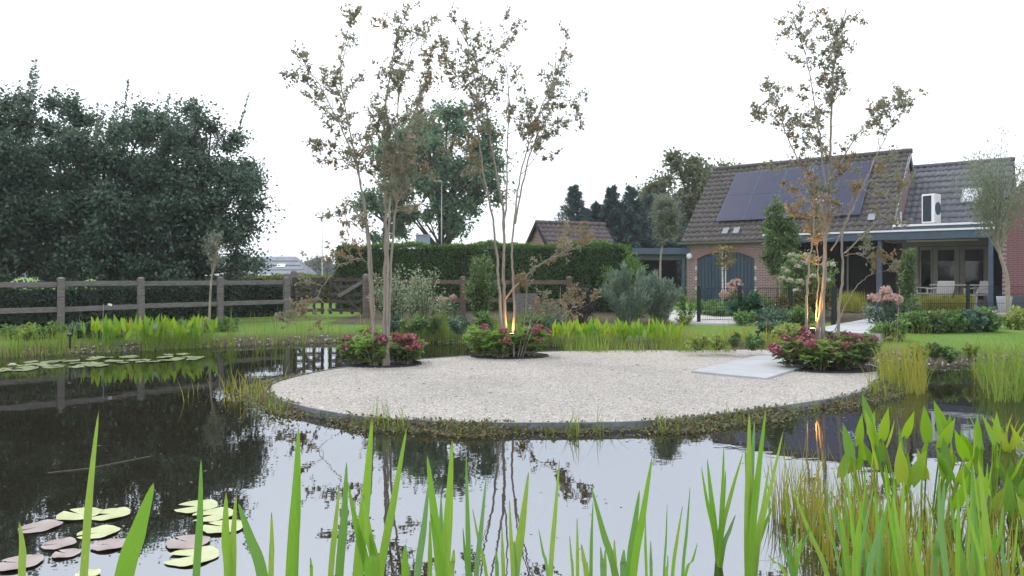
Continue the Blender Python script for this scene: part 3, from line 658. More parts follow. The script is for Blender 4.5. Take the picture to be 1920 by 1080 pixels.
# carport left of the house
cp = empty('carport', AT(1235, 545, 31) * np.array([1, 1, 0]), -.12, 'dark flat-roofed carport beside the house', 'carport')
MB().box((-.1, 1.2, 2.42), (2.6, 4.2, .26)).build('fascia', m_bluegrey, cp); MB().box((-.1, 1.3, 2.16), (2.3, 3.9, .22)).build('beam', m_plinth, cp)
for x in (-1.25, .95): MB().box((x, -.7, 1.2), (.12, .12, 1.75)).build('post', m_bluegrey, cp)
MB().box((-.1, 3.2, 1.2), (2.4, .1, 1.9)).build('back_wall', m_cladding_shade, cp); MB().box((-1.28, 1.3, 1.2), (.06, 3.6, 1.9)).build('side_wall', m_cladding_shade, cp)

# ------------------------------------------------------------------ outbuildings behind the hedge
a0 = np.array([1.07, 32.0]); r2 = unit(np.array([3.07, 1.5])); oa = math.atan2(r2[1], r2[0])
ob = empty('brick_outbuilding', (*a0, .2), oa, 'small brick outbuilding with brown tiled roof behind the tall hedge', 'outbuilding')
yz(MB(), [(-1.9, 0), (1.9, 0), (1.9, 1.6), (0, 3.42), (-1.9, 1.6)], .1, .3).build('gable_wall', m_brick_shed, ob)
yz(MB(), [(-1.9, 0), (1.9, 0), (1.9, 1.6), (0, 3.42), (-1.9, 1.6)], 3.3, 3.5).build('gable_wall', m_brick_shed, ob)
MB().box((1.8, -1.8, .8), (3.0, .2, 1.6)).build('front_wall', m_brick_shed, ob); MB().box((1.8, 1.8, .8), (3.0, .2, 1.6)).build('back_wall', m_brick_shed, ob)
for fl in (1, -1):
    V, F = tiles(0, 3.6, -2.08 * fl, 1.45, 2.92, .26, .3, flip=fl, amp=.03); link('roof_tiles', np_mesh('roof_tiles', V, F, m_tile_shed, True), ob, 'stuff')
mb = MB(); ridge(mb, (-.02, 0, 3.56), (3.62, 0, 3.56), .1); mb.build('ridge_tiles', m_tile_shed, ob, 'stuff', True)
mb = MB(); mb.bar((-.02, -2.1, 1.42), (-.02, 0, 3.5), .05, .16); mb.bar((-.02, 2.1, 1.42), (-.02, 0, 3.5), .05, .16); mb.build('verge_board', m_cladding_shade, ob)
lt = empty('lean_to', (-1.2, 33.2, .2), oa - .25, 'grey lean-to roof left of the brick outbuilding behind the hedge', 'lean-to')
yz(MB(), [(-1.4, 0), (1.4, 0), (1.4, 2.55), (-1.4, 2.1)], -.8, 1.6).build('wall', m_wood, lt)
o = MB().box((.4, 0, 2.42), (2.7, 3.1, .08)).build('roof', m_cladding_shade, lt); o.rotation_euler = (.15, 0, 0)
sh = empty('stable', (AT(505, 512, 38)[0], 38, .1), .06, 'low stable with grey slate roof and dark green walls beyond the fence', 'stable')
MB().box((-1.4, 1.2, .68), (6.2, 2.6, 1.36)).build('wall', m_shedgreen, sh)
mb = MB(); zr = 2.3; rp_ = [(-5, -.35, 1.34), (1.95, -.35, 1.34), (1.95, 2.8, 1.34), (-5, 2.8, 1.34), (-4.2, 1.2, zr), (1.1, 1.2, zr)]
mb.add(rp_, [(0, 1, 5, 4), (1, 2, 5), (2, 3, 4, 5), (3, 0, 4), (3, 2, 1, 0)]); mb.build('roof', m_slate, sh)
for i in range(3):
    s = (i + 1) / 4; MB().bar((-5 + .8 * s, -.37 + 1.55 * s, 1.345 + .96 * s), (1.95 - .85 * s, -.37 + 1.55 * s, 1.345 + .96 * s), .05, .02).build('roof_seam', m_zinc, sh)
o = MB().box((0, 0, 0), (.42, .3, .03)).build('roof_light', m_white, sh); o.location = (.52, .35, 1.80); o.rotation_euler = (.553, 0, 0)
MB().box((-1.5, -.4, 1.3), (6.9, .06, .08)).build('gutter', m_white, sh)
bx = empty('cabinet', AT(793, 462, 27) * np.array([1, 1, 0]), .2, 'grey-blue cabinet rising above the tall hedge', 'cabinet')
MB().box((0, 0, 1.45), (.5, .45, 2.9)).build('body', solid('cabinet_grey', [(.22, .27, .34), (.28, .33, .4)], .6, 2), bx, bevel=.02); MB().box((0, 0, 2.92), (.54, .5, .04)).build('lid', m_zinc, bx)
lp = empty('lamp_mast', AT(828, 470, 40) * np.array([1, 1, 0]), 0, 'tall pale lamp mast in front of the oak', 'lamp mast')
MB().tube([(0, 0, 0), (0, 0, 6.6)], [.045, .028], 8).build('mast', m_zinc, lp, smooth=True); MB().box((-.2, 0, 6.6), (.45, .2, .09)).build('lamp_head', m_zinc, lp, bevel=.02)
fp = empty('flagpole', AT(604, 505, 34) * np.array([1, 1, 0]), 0, 'thin white flagpole beyond the field gate', 'flagpole')
MB().tube([(0, 0, 0), (0, 0, 5.6)], [.035, .018], 8).build('pole', m_white, fp, smooth=True); MB().lathe((0, 0, 5.6), [(.01, 0), (.035, .04), (.01, .08)], 8).build('finial', m_white, fp)

# ------------------------------------------------------------------ post and rail fences and field gate
def fence(name, label, P, hgt=1.12, w_=.13, rails=(.45, .98), mat=m_wood):
    P = [np.array(p_, float) for p_ in P]; f = empty(name, (*P[0], .28), 0, label, 'fence'); o0 = P[0]
    pm = None
    for p_ in P:
        if pm is None:
            mb = MB(); mb.box((0, 0, hgt / 2 - .05), (w_, w_, hgt)); mb.lathe((0, 0, hgt - .05), [(w_ * .62, 0), (w_ * .62, .03), (w_ * .3, .06)], 8); o = mb.build('post', mat, f, bevel=.008); pm = o.data
        else: o = link('post', pm, f)
        o.location = (*(p_ - o0), R.uniform(-.01, .01)); o.rotation_euler = (R.uniform(-.01, .01), R.uniform(-.015, .015), math.atan2(*(P[1] - P[0])[::-1]) + R.uniform(-.05, .05))
    for a_, b2 in zip(P[:-1], P[1:]):
        d = unit(b2 - a_) * w_ * .5
        for z in rails:
            MB().bar((*(a_ + d - o0), z + R.uniform(-.012, .012)), (*(b2 - d - o0), z + R.uniform(-.012, .012)), .05, .11).build('rail', mat, f, bevel=.006)
    return f
LF = [(-11.9, 13.55), (-10.7, 14.5), (-9.62, 15.35), (-8.55, 16.6), (-7.3, 18.0), (-6.05, 19.3)]
fence('post_and_rail_fence', 'weathered post and rail fence along the left bank under the trees', LF)
fence('post_and_rail_fence', 'brown post and rail fence in front of the tall hedge', [AT(692, 0, 19.5)[:2], AT(776, 0, 19.3)[:2], AT(868, 0, 19.1)[:2], AT(968, 0, 18.8)[:2], AT(1068, 0, 18.3)[:2]], rails=(.5, .98),
      mat=solid('brown_fence_wood', [(.08, .055, .045), (.17, .125, .10)], .85, 8, .4, 30, stretch=(1, 1, 6)))
def gate(label, p, q, swing):
    p, q = np.array(p), np.array(q); g_ = empty('field_gate', (*p, .3), math.atan2(*(q - p)[::-1]), label, 'gate', 'field gate leaves'); L_ = np.linalg.norm(q - p)
    for z in (.18, .42, .62, .82, 1.02): MB().box((L_ / 2, 0, z), (L_, .04, .085)).build('rail', m_wood_dark, g_)
    for x in (.05, L_ * .36, L_ * .68, L_ - .05): MB().box((x, .045, .58), (.075, .04, 1.02)).build('stile', m_wood_dark, g_)
    MB().bar((.05, -.04, .15) if swing else (L_ - .05, -.04, .15), (L_ - .05, -.04, 1.0) if swing else (.05, -.04, 1.0), .03, .08).build('brace', m_wood_dark, g_)
gp_ = [AT(548, 0, 19.6)[:2], AT(608, 0, 19.9)[:2], AT(615, 0, 19.9)[:2], AT(680, 0, 19.7)[:2]]
gate('left leaf of the dark timber field gate', gp_[0], gp_[1], True); gate('right leaf of the dark timber field gate', gp_[2], gp_[3], False)
for i, (u, D, h, lb) in enumerate([(539, 19.5, 1.16, 'stout gate post left of the field gate'), (686, 19.6, 1.14, 'stout gate post right of the field gate with a slanting stay'), (551, 20.6, 1.24, 'rounded dark post with slanting stay behind the field gate')]):
    c = AT(u, 0, D); g_ = empty('gate_post', (c[0], c[1], .28), 0, lb, 'post')
    mb = MB().box((0, 0, h / 2), (.15, .15, h)); mb.lathe((0, 0, h), [(.09, 0), (.075, .03), (.03, .06)], 10); mb.build('post', m_wood, g_, bevel=.01)
    if i: MB().bar(((-.75 if i == 1 else .75), .05, .6), (0, .05, h - .1), .07, .1).build('stay', m_wood, g_)
pb = empty('timber_box', (*AT(985, 0, 17.9)[:2], .28), .1, 'grey weathered timber box in front of the hedge', 'box')
for i in range(5): MB().box((-.22 + i * .11, -.24, .36), (.104, .03, .72)).build('plank', m_wood, pb)
MB().box((0, 0, .35), (.54, .44, .68)).build('core', m_wood_dark, pb)

# ------------------------------------------------------------------ mesh garden fence
def mesh_fence(label, P, name='mesh_fence'):
    f = empty(name, (*P[0], .3), 0, label, 'fence'); o0 = np.array(P[0])
    for p_ in P:
        q_ = np.array(p_) - o0; mb = MB().box((*q_, .42), (.07, .07, .92)); mb.box((*q_, .885), (.08, .08, .02)); mb.build('post', m_greenblack, f)
    for a_, b2 in zip(P[:-1], P[1:]):
        a_, b2 = np.array(a_) - o0, np.array(b2) - o0; mb = MB(); n_ = int(np.linalg.norm(b2 - a_) / .06)
        for i in range(1, n_):
            q_ = a_ + (b2 - a_) * i / n_; mb.tube([(*q_, .06), (*q_, .83)], .0035, 4, False)
        for z in (.08, .34, .6, .82): mb.tube([(*a_, z), (*b2, z)], .006, 4, False)
        mb.build('wire_panel', m_greenblack, f, 'stuff')
mesh_fence('black wire mesh garden gate and fence left of the path', [G(1310, 606)[:2], G(1387, 604)[:2], (7.0, 18.1), (8.25, 18.4)])
mesh_fence('black wire mesh fence in front of the terrace', [(10.5, 20.1), AT(1815, 0, 20.4)[:2], (15.2, 20.6)])
mesh_fence('open wire mesh gate leaf seen edge-on beside the path', [(7.12, 15.95), (8.1, 18.1)], 'mesh_gate')

# ------------------------------------------------------------------ terrace furniture
def chair(label, pos, rz):
    c = empty('garden_chair', pos, rz, label, 'chair', 'pale chairs on the terrace')
    MB().poly([(-.25, -.26), (.25, -.26), (.28, .24), (-.28, .24)], .42, .47).build('seat', m_chair, c, bevel=.02)
    MB().bar((0, .26, .48), (0, .34, .88), .54, .04, up=(0, 1, 0)).build('backrest', m_chair, c, bevel=.015)
    for s in (-1, 1):
        mb = MB().bar((s * .29, .28, .66), (s * .29, -.22, .62), .05, .04); mb.bar((s * .28, -.2, .62), (s * .26, -.22, .45), .05, .04); mb.build('armrest', m_chair, c, bevel=.01)
        for y in (-.22, .22): MB().tube([(s * .2, y * .8, .42), (s * .27, y * 1.25, 0)], [.02, .012], 6).build('leg', m_chair, c)
TZ = .372
chair('pale armchair at the right of the terrace table, turned sideways', (*AT(1832, 0, 22.6)[:2], TZ), -1.45)
chair('pale armchair in front of the terrace table with its back to the pond', (*AT(1762, 0, 22.9)[:2], TZ), math.pi)
chair('pale armchair at the left of the terrace table beside the climber', (*AT(1735, 0, 24.0)[:2], TZ), 1.2)
tb = empty('garden_table', (*AT(1795, 0, 23.7)[:2], TZ), HZ, 'pale dining table on the terrace before the glazed doors', 'table')
MB().box((0, 0, .74), (1.5, .8, .04)).build('table_top', m_chair, tb, bevel=.01)
for x in (-.5, .5): MB().tube([(x, 0, .72), (x, 0, 0)], [.05, .09], 10).build('leg', m_chair, tb)
pt = empty('plant_pot', (*AT(1883, 0, 20.9)[:2], .37), 0, 'pale square-shouldered pot by the brick wing', 'pot')
MB().lathe((0, 0, 0), [(.15, 0), (.2, .42), (.205, .45), (.18, .45), (.17, .40)], 16).build('pot', m_pot, pt, smooth=True)
# ------------------------------------------------------------------ hedges
def hedge(name, label, P, width, z0, z1, n, L, W, mat, top_mat=None, ntop=0, bulge=.06):
    """clipped hedge along a polyline: solid near-black core, leaves over its faces"""
    P = np.asarray(P, float); h = empty(name, (*P[0], z0), 0, label, 'hedge'); org = np.array([*P[0], z0])
    d = np.gradient(P, axis=0); nr = unit(np.stack([-d[:, 1], d[:, 0]], 1))
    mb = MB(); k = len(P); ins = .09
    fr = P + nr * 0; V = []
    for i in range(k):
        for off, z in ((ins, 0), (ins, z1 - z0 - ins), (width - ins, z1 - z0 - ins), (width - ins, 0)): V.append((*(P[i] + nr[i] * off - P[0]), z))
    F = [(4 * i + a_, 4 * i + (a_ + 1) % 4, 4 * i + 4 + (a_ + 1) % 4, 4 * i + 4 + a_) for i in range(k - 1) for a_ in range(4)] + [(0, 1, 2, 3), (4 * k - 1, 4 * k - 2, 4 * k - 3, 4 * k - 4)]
    mb.add(V, F).build('dark_core', solid('hedge_core', [(.008, .014, .007), (.016, .024, .012)], .95), h)  # solid box in near-black green, set behind the leaves
    cum = np.concatenate([[0], np.cumsum(np.linalg.norm(np.diff(P, axis=0), axis=1))])
    def along(s): return np.stack([np.interp(s, cum, P[:, 0]), np.interp(s, cum, P[:, 1])], 1), unit(np.stack([np.interp(s, cum, nr[:, 0]), np.interp(s, cum, nr[:, 1])], 1))
    H_ = z1 - z0; tot = cum[-1]
    def mk(n_, face):
        if face == 'end':
            s = np.zeros(n_); p_, q_ = along(s); off = R.uniform(0, width, n_); z = R.uniform(0, H_, n_); out = -unit(P[1] - P[0])[None, :] + 0 * q_; o3 = np.column_stack([out, np.zeros(n_)])
        else:
            s = R.uniform(0, tot, n_); p_, q_ = along(s)
            if face == 'front': off = np.zeros(n_); z = R.uniform(0, H_, n_); o3 = np.column_stack([-q_, np.zeros(n_)])
            elif face == 'back': off = np.full(n_, width); z = R.uniform(0, H_, n_); o3 = np.column_stack([q_, np.zeros(n_)])
            else: off = R.uniform(0, width, n_); z = np.full(n_, H_); o3 = np.column_stack([0 * q_, np.ones(n_)])
        wav = bulge * (np.sin(s * 2.1 + z * 1.7) + np.sin(s * 5.3 - z * 3.1 + off * 2) * .6 + np.sin(s * 11 + z * 7) * .3)
        c = np.column_stack([p_ + q_ * off[:, None], z]) + o3 * (wav + R.normal(size=n_) * .035 - .03)[:, None]
        c[:, :2] -= P[0]
        D = unit(o3 * .55 + rdir(n_) * .8 + np.array([0, 0, .35])); N = unit(o3 + rdir(n_) * .6); sc = R.uniform(.6, 1.25, n_)
        return leaf_quads(c, D, N, L * sc, W * sc, .1)
    V, F = join([mk(int(n * .62), 'front'), mk(int(n * .13), 'end'), mk(int(n * .1), 'back'), mk(int(n * .15), 'top')])
    link('foliage', np_mesh('foliage', V, F, mat), h, 'stuff')
    if top_mat:
        V, F = mk(ntop, 'top'); V[:, 2] += .02; link('lit_new_growth', np_mesh('lit_new_growth', V, F, top_mat), h, 'stuff')  # brighter leaves over the top: new growth plus painted-in sky light
    return h
TH = [AT(632, 0, 23.3)[:2], AT(780, 0, 22.8)[:2], AT(900, 0, 22.6)[:2], AT(1040, 0, 22.4)[:2], AT(1130, 0, 22.2)[:2], AT(1185, 0, 22.2)[:2]]
hedge('clipped_hedge', 'tall clipped dark green hedge with bright green top', TH, 1.3, .25, 2.36, 52000, .085, .034, L_hedge, L_hedge_top, 9000)
LH = [(-15, 12.6), (-11.6, 15.2), (-9.3, 17.1), (-8.3, 18.3), (-6.3, 20.5)]
hedge('clipped_hedge', 'low dark hedge behind the left fence beneath the trees', LH, 1.0, .25, 1.2, 26000, .08, .045, L_low)
hedge('clipped_hedge', 'yellow-green clipped hedge in front of the stable', [AT(425, 0, 30)[:2], AT(640, 0, 29)[:2]], 1.0, .2, 1.36, 9000, .10, .05, L_box)
shrub('bush', 'loose bright green conifer growth at the right end of the tall hedge', (*AT(1172, 0, 21.9)[:2], .3), .75, 2.05, 3600, .14, .05, L_hedge_top, style='dome')

# ------------------------------------------------------------------ background trees
def outline_tree(u, D, v_top, v_bot, rpx, n, lo=.3, skirt=0):
    zt = CH - (v_top - VH) * D / FPX; zb = CH - (v_bot - VH) * D / FPX; rx = rpx * D / FPX; zc = (zt + zb) / 2
    c = ellipsoid_clumps(n, rx, rx * .9, (zt - zb) / 2, lo) + np.array([0, 0, zc - .25])
    if skirt:
        a = R.uniform(0, 6.283, skirt); rr = rx * R.uniform(.35, 1.0, skirt); c = np.concatenate([c, np.column_stack([np.cos(a) * rr, np.sin(a) * rr, R.uniform(zb + .1, zb + .38 * (zt - zb), skirt)])])
    return np.array([(u - UC) * D / FPX, D, .25]), c
GT = 'broad dark trees behind the left fence'
for u, D, vt, vb_, rp, nc, lb, shn in [(8, 19.5, 165, 500, 108, 95, 'dark maple with long top shoots at the left edge', 9), (215, 20.5, 192, 508, 112, 95, 'dark bushy maple in the middle of the left tree row', 4),
                                   (378, 21, 208, 512, 100, 90, 'dark maple at the right end of the left tree row', 8), (110, 24, 225, 500, 110, 70, 'dark tree standing behind the gap of the left maples', 3),
                                   (300, 24.5, 215, 500, 105, 70, 'dark tree filling in behind the two right maples', 4), (-170, 19, 190, 505, 120, 70, 'dark maple just outside the left edge', 3)]:
    b_, c_ = outline_tree(u, D, vt, vb_ + 22, rp, int(nc * .85), .35, 30); c_ += R.normal(size=c_.shape) * .3
    big_tree('maple_tree', lb, b_, c_, R.uniform(.36, .66, len(c_)), 430, .105, .075, L_maple, .17, GT, 5, shoots=shn, trunk_h=1.3)
b_, c_ = outline_tree(828, 44, 196, 440, 126, 92, .5)
big_tree('oak_tree', 'large green oak with dark forked limbs behind the tall hedge', b_, c_, R.uniform(.6, 1.15, len(c_)), 300, .26, .16, L_oak, .36, None, 6, trunk_h=2.6)
b_, c_ = outline_tree(722, 46, 345, 470, 45, 12); big_tree('oak_tree', 'smaller green tree left of the large oak', b_, c_, .8, 260, .26, .17, L_oak, .2, None, 2)
for u, D, vt, vb_, rp, nc, lb in [(1302, 43, 275, 500, 88, 60, 'olive green broad tree behind the house gable'), (1232, 44, 318, 500, 38, 20, 'thin olive tree top between conifers and broad tree')]:
    b_, c_ = outline_tree(u, D, vt, vb_, rp, nc, .4); big_tree('broad_tree', lb, b_, c_, R.uniform(.6, 1.1, len(c_)), 300, .25, .17, L_tree, .3, 'trees behind the house', 4)
def conifer(label, u, D, vt, rpx, full=False, n=11000):
    rpx = rpx * 1.9
    zt = CH - (vt - VH) * D / FPX - .2; rx = rpx * D / FPX; base = np.array([(u - UC) * D / FPX, D, .2]); t = empty('conifer_tree', base, R.uniform(0, 6), label, 'tree', 'conifers behind the hedge')
    mb = MB(); mb.tube([(0, 0, 0), (0, 0, zt * .5), (0, 0, zt)], [.14, .08, .012], 7); parts = []
    nb = 75; per = n // nb
    for i in range(nb):
        f = (i + .5) / nb; z = .5 + (zt - .6) * f; ln = rx * (1 - f) ** .95 * R.uniform(.7, 1.2) + .08; a_ = i * 2.4 + R.uniform(-.3, .3)
        tip = np.array([math.cos(a_) * ln, math.sin(a_) * ln, z - ln * .12 + .1]); s = np.array([0, 0, z]); mb.tube([s, tip], [.02, .004], 4, False)
        tt = R.uniform(.1, 1.05, per); c = s + (tip - s) * tt[:, None] + rdir(per) * (.09 + .12 * ln * (1 - tt * .6))[:, None]
        D_ = unit((tip - s) / max(ln, .01) * .8 + rdir(per) * .7 + np.array([0, 0, -.15])); parts.append(leaf_quads(c, D_, unit(rdir(per) * .5 + np.array([0, 0, 1.])), R.uniform(.12, .26, per), .07, .1))
    V, F = join(parts); link('crown', np_mesh('crown', V, F, L_conifer), t, 'stuff'); mb.build('trunk', m_bark, t)
for u, D, vt, rp, lb in [(1076, 37, 350, 44, 'leftmost pointed blue-green conifer above the brick outbuilding'), (1118, 38, 384, 40, 'short conifer second from the left above the outbuilding roof'), (1147, 37.5, 352, 40, 'slim pointed conifer third from the left behind the outbuilding'),
                         (1183, 37, 352, 46, 'pointed conifer directly left of the silver-leaved young tree'), (1218, 38, 368, 46, 'conifer behind the silver-leaved young tree'), (1262, 38, 372, 48, 'conifer beside the house gable left of the eaves'), (1097, 40, 392, 50, 'blunt conifer filling in between the first and second pointed tops'), (1132, 41, 388, 50, 'blunt conifer behind the short second conifer'), (1165, 40, 384, 50, 'blunt conifer between the two slim pointed tops'), (1200, 41, 380, 52, 'dense conifer just left behind the silver-leaved tree'), (1240, 41, 378, 52, 'dense conifer right behind the silver-leaved tree')]:
    conifer(lb, u, D, vt, rp)
for u, D, vt, rp, lb in [(578, 125, 492, 16, 'far hazy tree left of the flagpole'), (598, 120, 482, 20, 'taller far hazy tree behind the flagpole'), (622, 130, 494, 16, 'far hazy tree right of the flagpole at the hedge end'), (470, 135, 492, 26, 'far hazy tree behind the stable roof')]:
    b_, c_ = outline_tree(u, D, vt, 525, rp, 16); big_tree('far_tree', lb, b_, c_, R.uniform(.6, 1.1, len(c_)), 90, .55, .4, L_far_haze, .2, 'far hazy trees', 2)
n = 9000; az = R.uniform(-1.1, 1.1, n); rr = R.uniform(230, 260, n); hz = 3.6 * (1 + .35 * np.sin(az * 23) + .2 * np.sin(az * 57)) * R.uniform(0, 1, n) ** .6
V, F = leaf_quads(np.column_stack([rr * np.sin(az), rr * np.cos(az), hz]), rdir(n), rdir(n), 3.2, 2.2)
tag(link('far_wood', np_mesh('far_wood', V, F, L_far_haze), None, 'stuff'), 'far-off line of hazy woodland on the horizon', 'wood')

# ------------------------------------------------------------------ small garden trees
def small_tree(name, label, trunk_px, D, crown, n, L, W, mat, r0=.04, bark=None, style='ball', zb=.28):
    """trunk_px from the ground up; crown = (u, v, half width px, half height px)"""
    pts = [AT(u, v, D) for u, v in trunk_px]; base = np.array([pts[0][0], D, zb]); pts[0][2] = zb - .05; t = empty(name, base, 0, label, 'tree')
    pth = catmull([p_ - base for p_ in pts], 6); mb = MB().tube(pth, np.linspace(r0, r0 * .35, len(pth)), 8); mb.build('trunk', bark or m_stem_pale, t, smooth=True)
    cu, cv, hu, hv = crown; c0 = AT(cu, cv, D) - base; rx, rz = hu * D / FPX, hv * D / FPX; mb = MB(); parts = []; nt_ = 34; per = n // nt_
    s0 = pth[-1]
    for i in range(nt_):
        d = rdir(1)[0]; d[2] = d[2] * .9 + .15; tip = c0 + d * np.array([rx, rx, rz]) * R.uniform(.6, 1.1); st_ = pth[-1 - int(R.integers(0, max(2, int(len(pth) * (.55 if style == 'wispy' else .2)))))]
        if style == 'wispy': d[2] = abs(d[2]) * .8 + .05 if R.uniform() < .55 else d[2]; tip = c0 + d * np.array([rx, rx, rz]) * R.uniform(.45, 1.25); tip[2] = max(tip[2], st_[2] + .05)
        pp = catmull([st_, (st_ + tip) / 2 + np.array([0, 0, .06]), tip], 4); mb.tube(pp, np.linspace(r0 * .3, .003, 9), 4, False)
        tt = R.uniform(.25, 1, per); c = st_ + (tip - st_) * tt[:, None] + rdir(per) * (.16 if style == 'ball' else .10) * rx / .35 * R.uniform(.3, 1, (per, 1))
        D_ = unit(rdir(per) * .8 + unit(tip - st_) * .8); s = R.uniform(.7, 1.2, per); parts.append(leaf_quads(c, D_, unit(rdir(per) + np.array([0, 0, .8])), L * s, W * s, .1))
    if style == 'dense':
        cl = ellipsoid_clumps(46, rx * .85, rx * .85, rz * .9, .2) + c0; parts.append(clump_leaves(cl, rx * .3, n // 40, L, W))
    V, F = join(parts); link('crown', np_mesh('crown', V, F, mat), t, 'stuff'); mb.build('branches', bark or m_stem_pale, t, 'stuff'); return t
small_tree('young_tree', 'slender young tree with a small pale crown by the left fence', [(392, 604), (394, 560), (397, 520), (404, 490), (408, 450)], 16.2, (404, 468, 20, 36), 800, .075, .028, L_silver, .03, style='wispy')
small_tree('young_tree', 'silver-leaved standard tree in front of the carport', [(1238, 560), (1238, 520), (1239, 480), (1244, 445), (1246, 400)], 19.5, (1248, 412, 32, 50), 3400, .085, .026, L_silver, .035, None, 'dense')
small_tree('evergreen_standard', 'dense round-headed green standard tree before the eaves', [(1463, 585), (1463, 540), (1462, 500), (1460, 450)], 21, (1459, 450, 34, 74), 5200, .10, .05, L_green, .06, m_stem_pale, 'dense')
small_tree('birch_sapling', 'white-stemmed sapling with yellowing leaves in front of the arched doors', [(1355, 575), (1355, 530), (1354, 490), (1355, 468)], 21.5, (1360, 500, 22, 36), 620, .085, .05, L_autumn, .03, m_birch, 'wispy')
small_tree('willow_leaved_tree', 'grey-green willow-leaved tree with crooked stem at the right edge', [(1893, 612), (1890, 560), (1888, 520), (1876, 480), (1870, 440), (1871, 410), (1872, 360)], 16.6, (1874, 335, 84, 82), 6000, .10, .02, L_silver, .055, m_stem_pale, 'wispy')

# ------------------------------------------------------------------ crape myrtles on the island
def crape(label, D, stems, leafy, seedy, seed):
    """stems: (pixel path, radius, depth drift, leafy from)"""
    global R; R = np.random.default_rng(seed)
    base = np.array([(stems[0][0][0][0] - UC) * D / FPX, D, IZ - .02]); t = empty('crape_myrtle', base, 0, label, 'tree', 'multi-stemmed crape myrtles on the island')
    tw = MB(); parts = []; red = []; seeds = []
    for pxs, r0, drift, lf, rd in stems:
        k = len(pxs); pts = []
        for i, (u, v) in enumerate(pxs):
            f = i / (k - 1); p_ = AT(u, v, D + drift * f ** 1.3); pts.append(p_ - base)
        if pxs[0][1] > 640: pts[0][2] = -.03
        pth = catmull(pts, 7); n_ = len(pth); pth[1:-1] += R.normal(size=(n_ - 2, 3)) * .006
        MB().tube(pth, r0 * .74 * (1 - .86 * np.linspace(0, 1, n_) ** .8), 8).build('stem', m_crape, t, smooth=True)
        cum = np.concatenate([[0], np.cumsum(np.linalg.norm(np.diff(pth, axis=0), axis=1))]); tot = cum[-1]
        s = tot * lf
        while s < tot:
            p_ = np.array([np.interp(s, cum, pth[:, q]) for q in range(3)]); q_ = np.array([np.interp(min(tot, s + .08), cum, pth[:, q]) for q in range(3)]); tan = unit(q_ - p_) if np.linalg.norm(q_ - p_) > 1e-4 else np.array([0, 0, 1.])
            for rep in range(leafy):
                f_ = s / tot; ln = R.uniform(.22, .95) * (1.05 - .5 * f_) * (.55 if tot < 2.2 else 1)
                d = unit(tan * .5 + rdir(1)[0] * .9 + np.array([0, 0, .35])); tip = p_ + d * ln + np.array([0, 0, .12 * ln]); mid = p_ + d * ln * .5 + rdir(1)[0] * .05 * ln
                tp = catmull([p_, mid, tip], 4); tw.tube(tp, np.linspace(.0065, .002, 9), 3, False)
                if R.uniform() < .22: continue
                isred = R.uniform() < rd; nsub = 4 + int(ln * 12)
                for _ in range(nsub):
                    q0 = tp[int(R.uniform(.3, 1) * 8)]; q1 = q0 + unit(d * .7 + rdir(1)[0] * .9 + np.array([0, 0, .25])) * R.uniform(.05, .2)
                    m_ = int(R.integers(7, 15)); tt = R.uniform(.1, 1.1, m_); c = q0 + (q1 - q0) * tt[:, None] + rdir(m_) * .012
                    D_ = unit(rdir(m_) + d * .5); sc = R.uniform(.7, 1.25, m_)
                    (red if isred else parts).append(leaf_quads(c, D_, unit(rdir(m_) + np.array([0, 0, .5])), 0.056 * sc, .029 * sc, .12))
                if R.uniform() < seedy:
                    m_ = 26; c = tip + R.normal(size=(m_, 3)) * .035; seeds.append(leaf_quads(c, rdir(m_), rdir(m_), .024, .022, .2))
            s += R.uniform(.12, .24)
    for nm, pr, mt in (('leaves', parts, L_crape), ('red_leaves', red, L_crape_red), ('seed_heads', seeds, L_seed)):
        if pr: V, F = join(pr); link(nm, np_mesh(nm, V, F, mt), t, 'stuff')
    tw.build('twigs', m_crape, t, 'stuff'); return t
crape('crape myrtle with splayed stems in the left hydrangea bed', 11.0, [
    ([(703, 664), (698, 590), (693, 520), (688, 440), (680, 370), (668, 310), (652, 268), (618, 195), (585, 140), (545, 100)], .038, -.6, .60, .15),
    ([(706, 660), (700, 560), (690, 430), (672, 320), (655, 240), (640, 160), (640, 100), (655, 50), (680, 16)], .03, .5, .60, .1),
    ([(720, 666), (721, 560), (723, 450), (722, 330), (720, 240), (727, 170), (738, 100), (752, 40)], .05, .2, .48, .1),
    ([(724, 664), (726, 560), (728, 440), (735, 330), (745, 250), (748, 180), (765, 120), (775, 60)], .035, -.5, .5, .1),
    ([(727, 662), (732, 520), (742, 390), (760, 270), (785, 190), (800, 150), (815, 120)], .034, .7, .5, .25),
    ([(742, 385), (775, 340), (800, 320), (818, 308)], .014, .3, .45, .5),
    ([(690, 440), (660, 420), (640, 405)], .012, -.3, .2, .3),
    ([(672, 320), (640, 300), (600, 290), (585, 275)], .012, -.2, .25, .2),
    ([(703, 520), (690, 495), (673, 484), (650, 492), (622, 500), (602, 505)], .014, -.6, .3, .5),
    ([(640, 495), (610, 530), (590, 565), (570, 590), (555, 610)], .01, -.5, .35, .4)], 2, .16, 11)
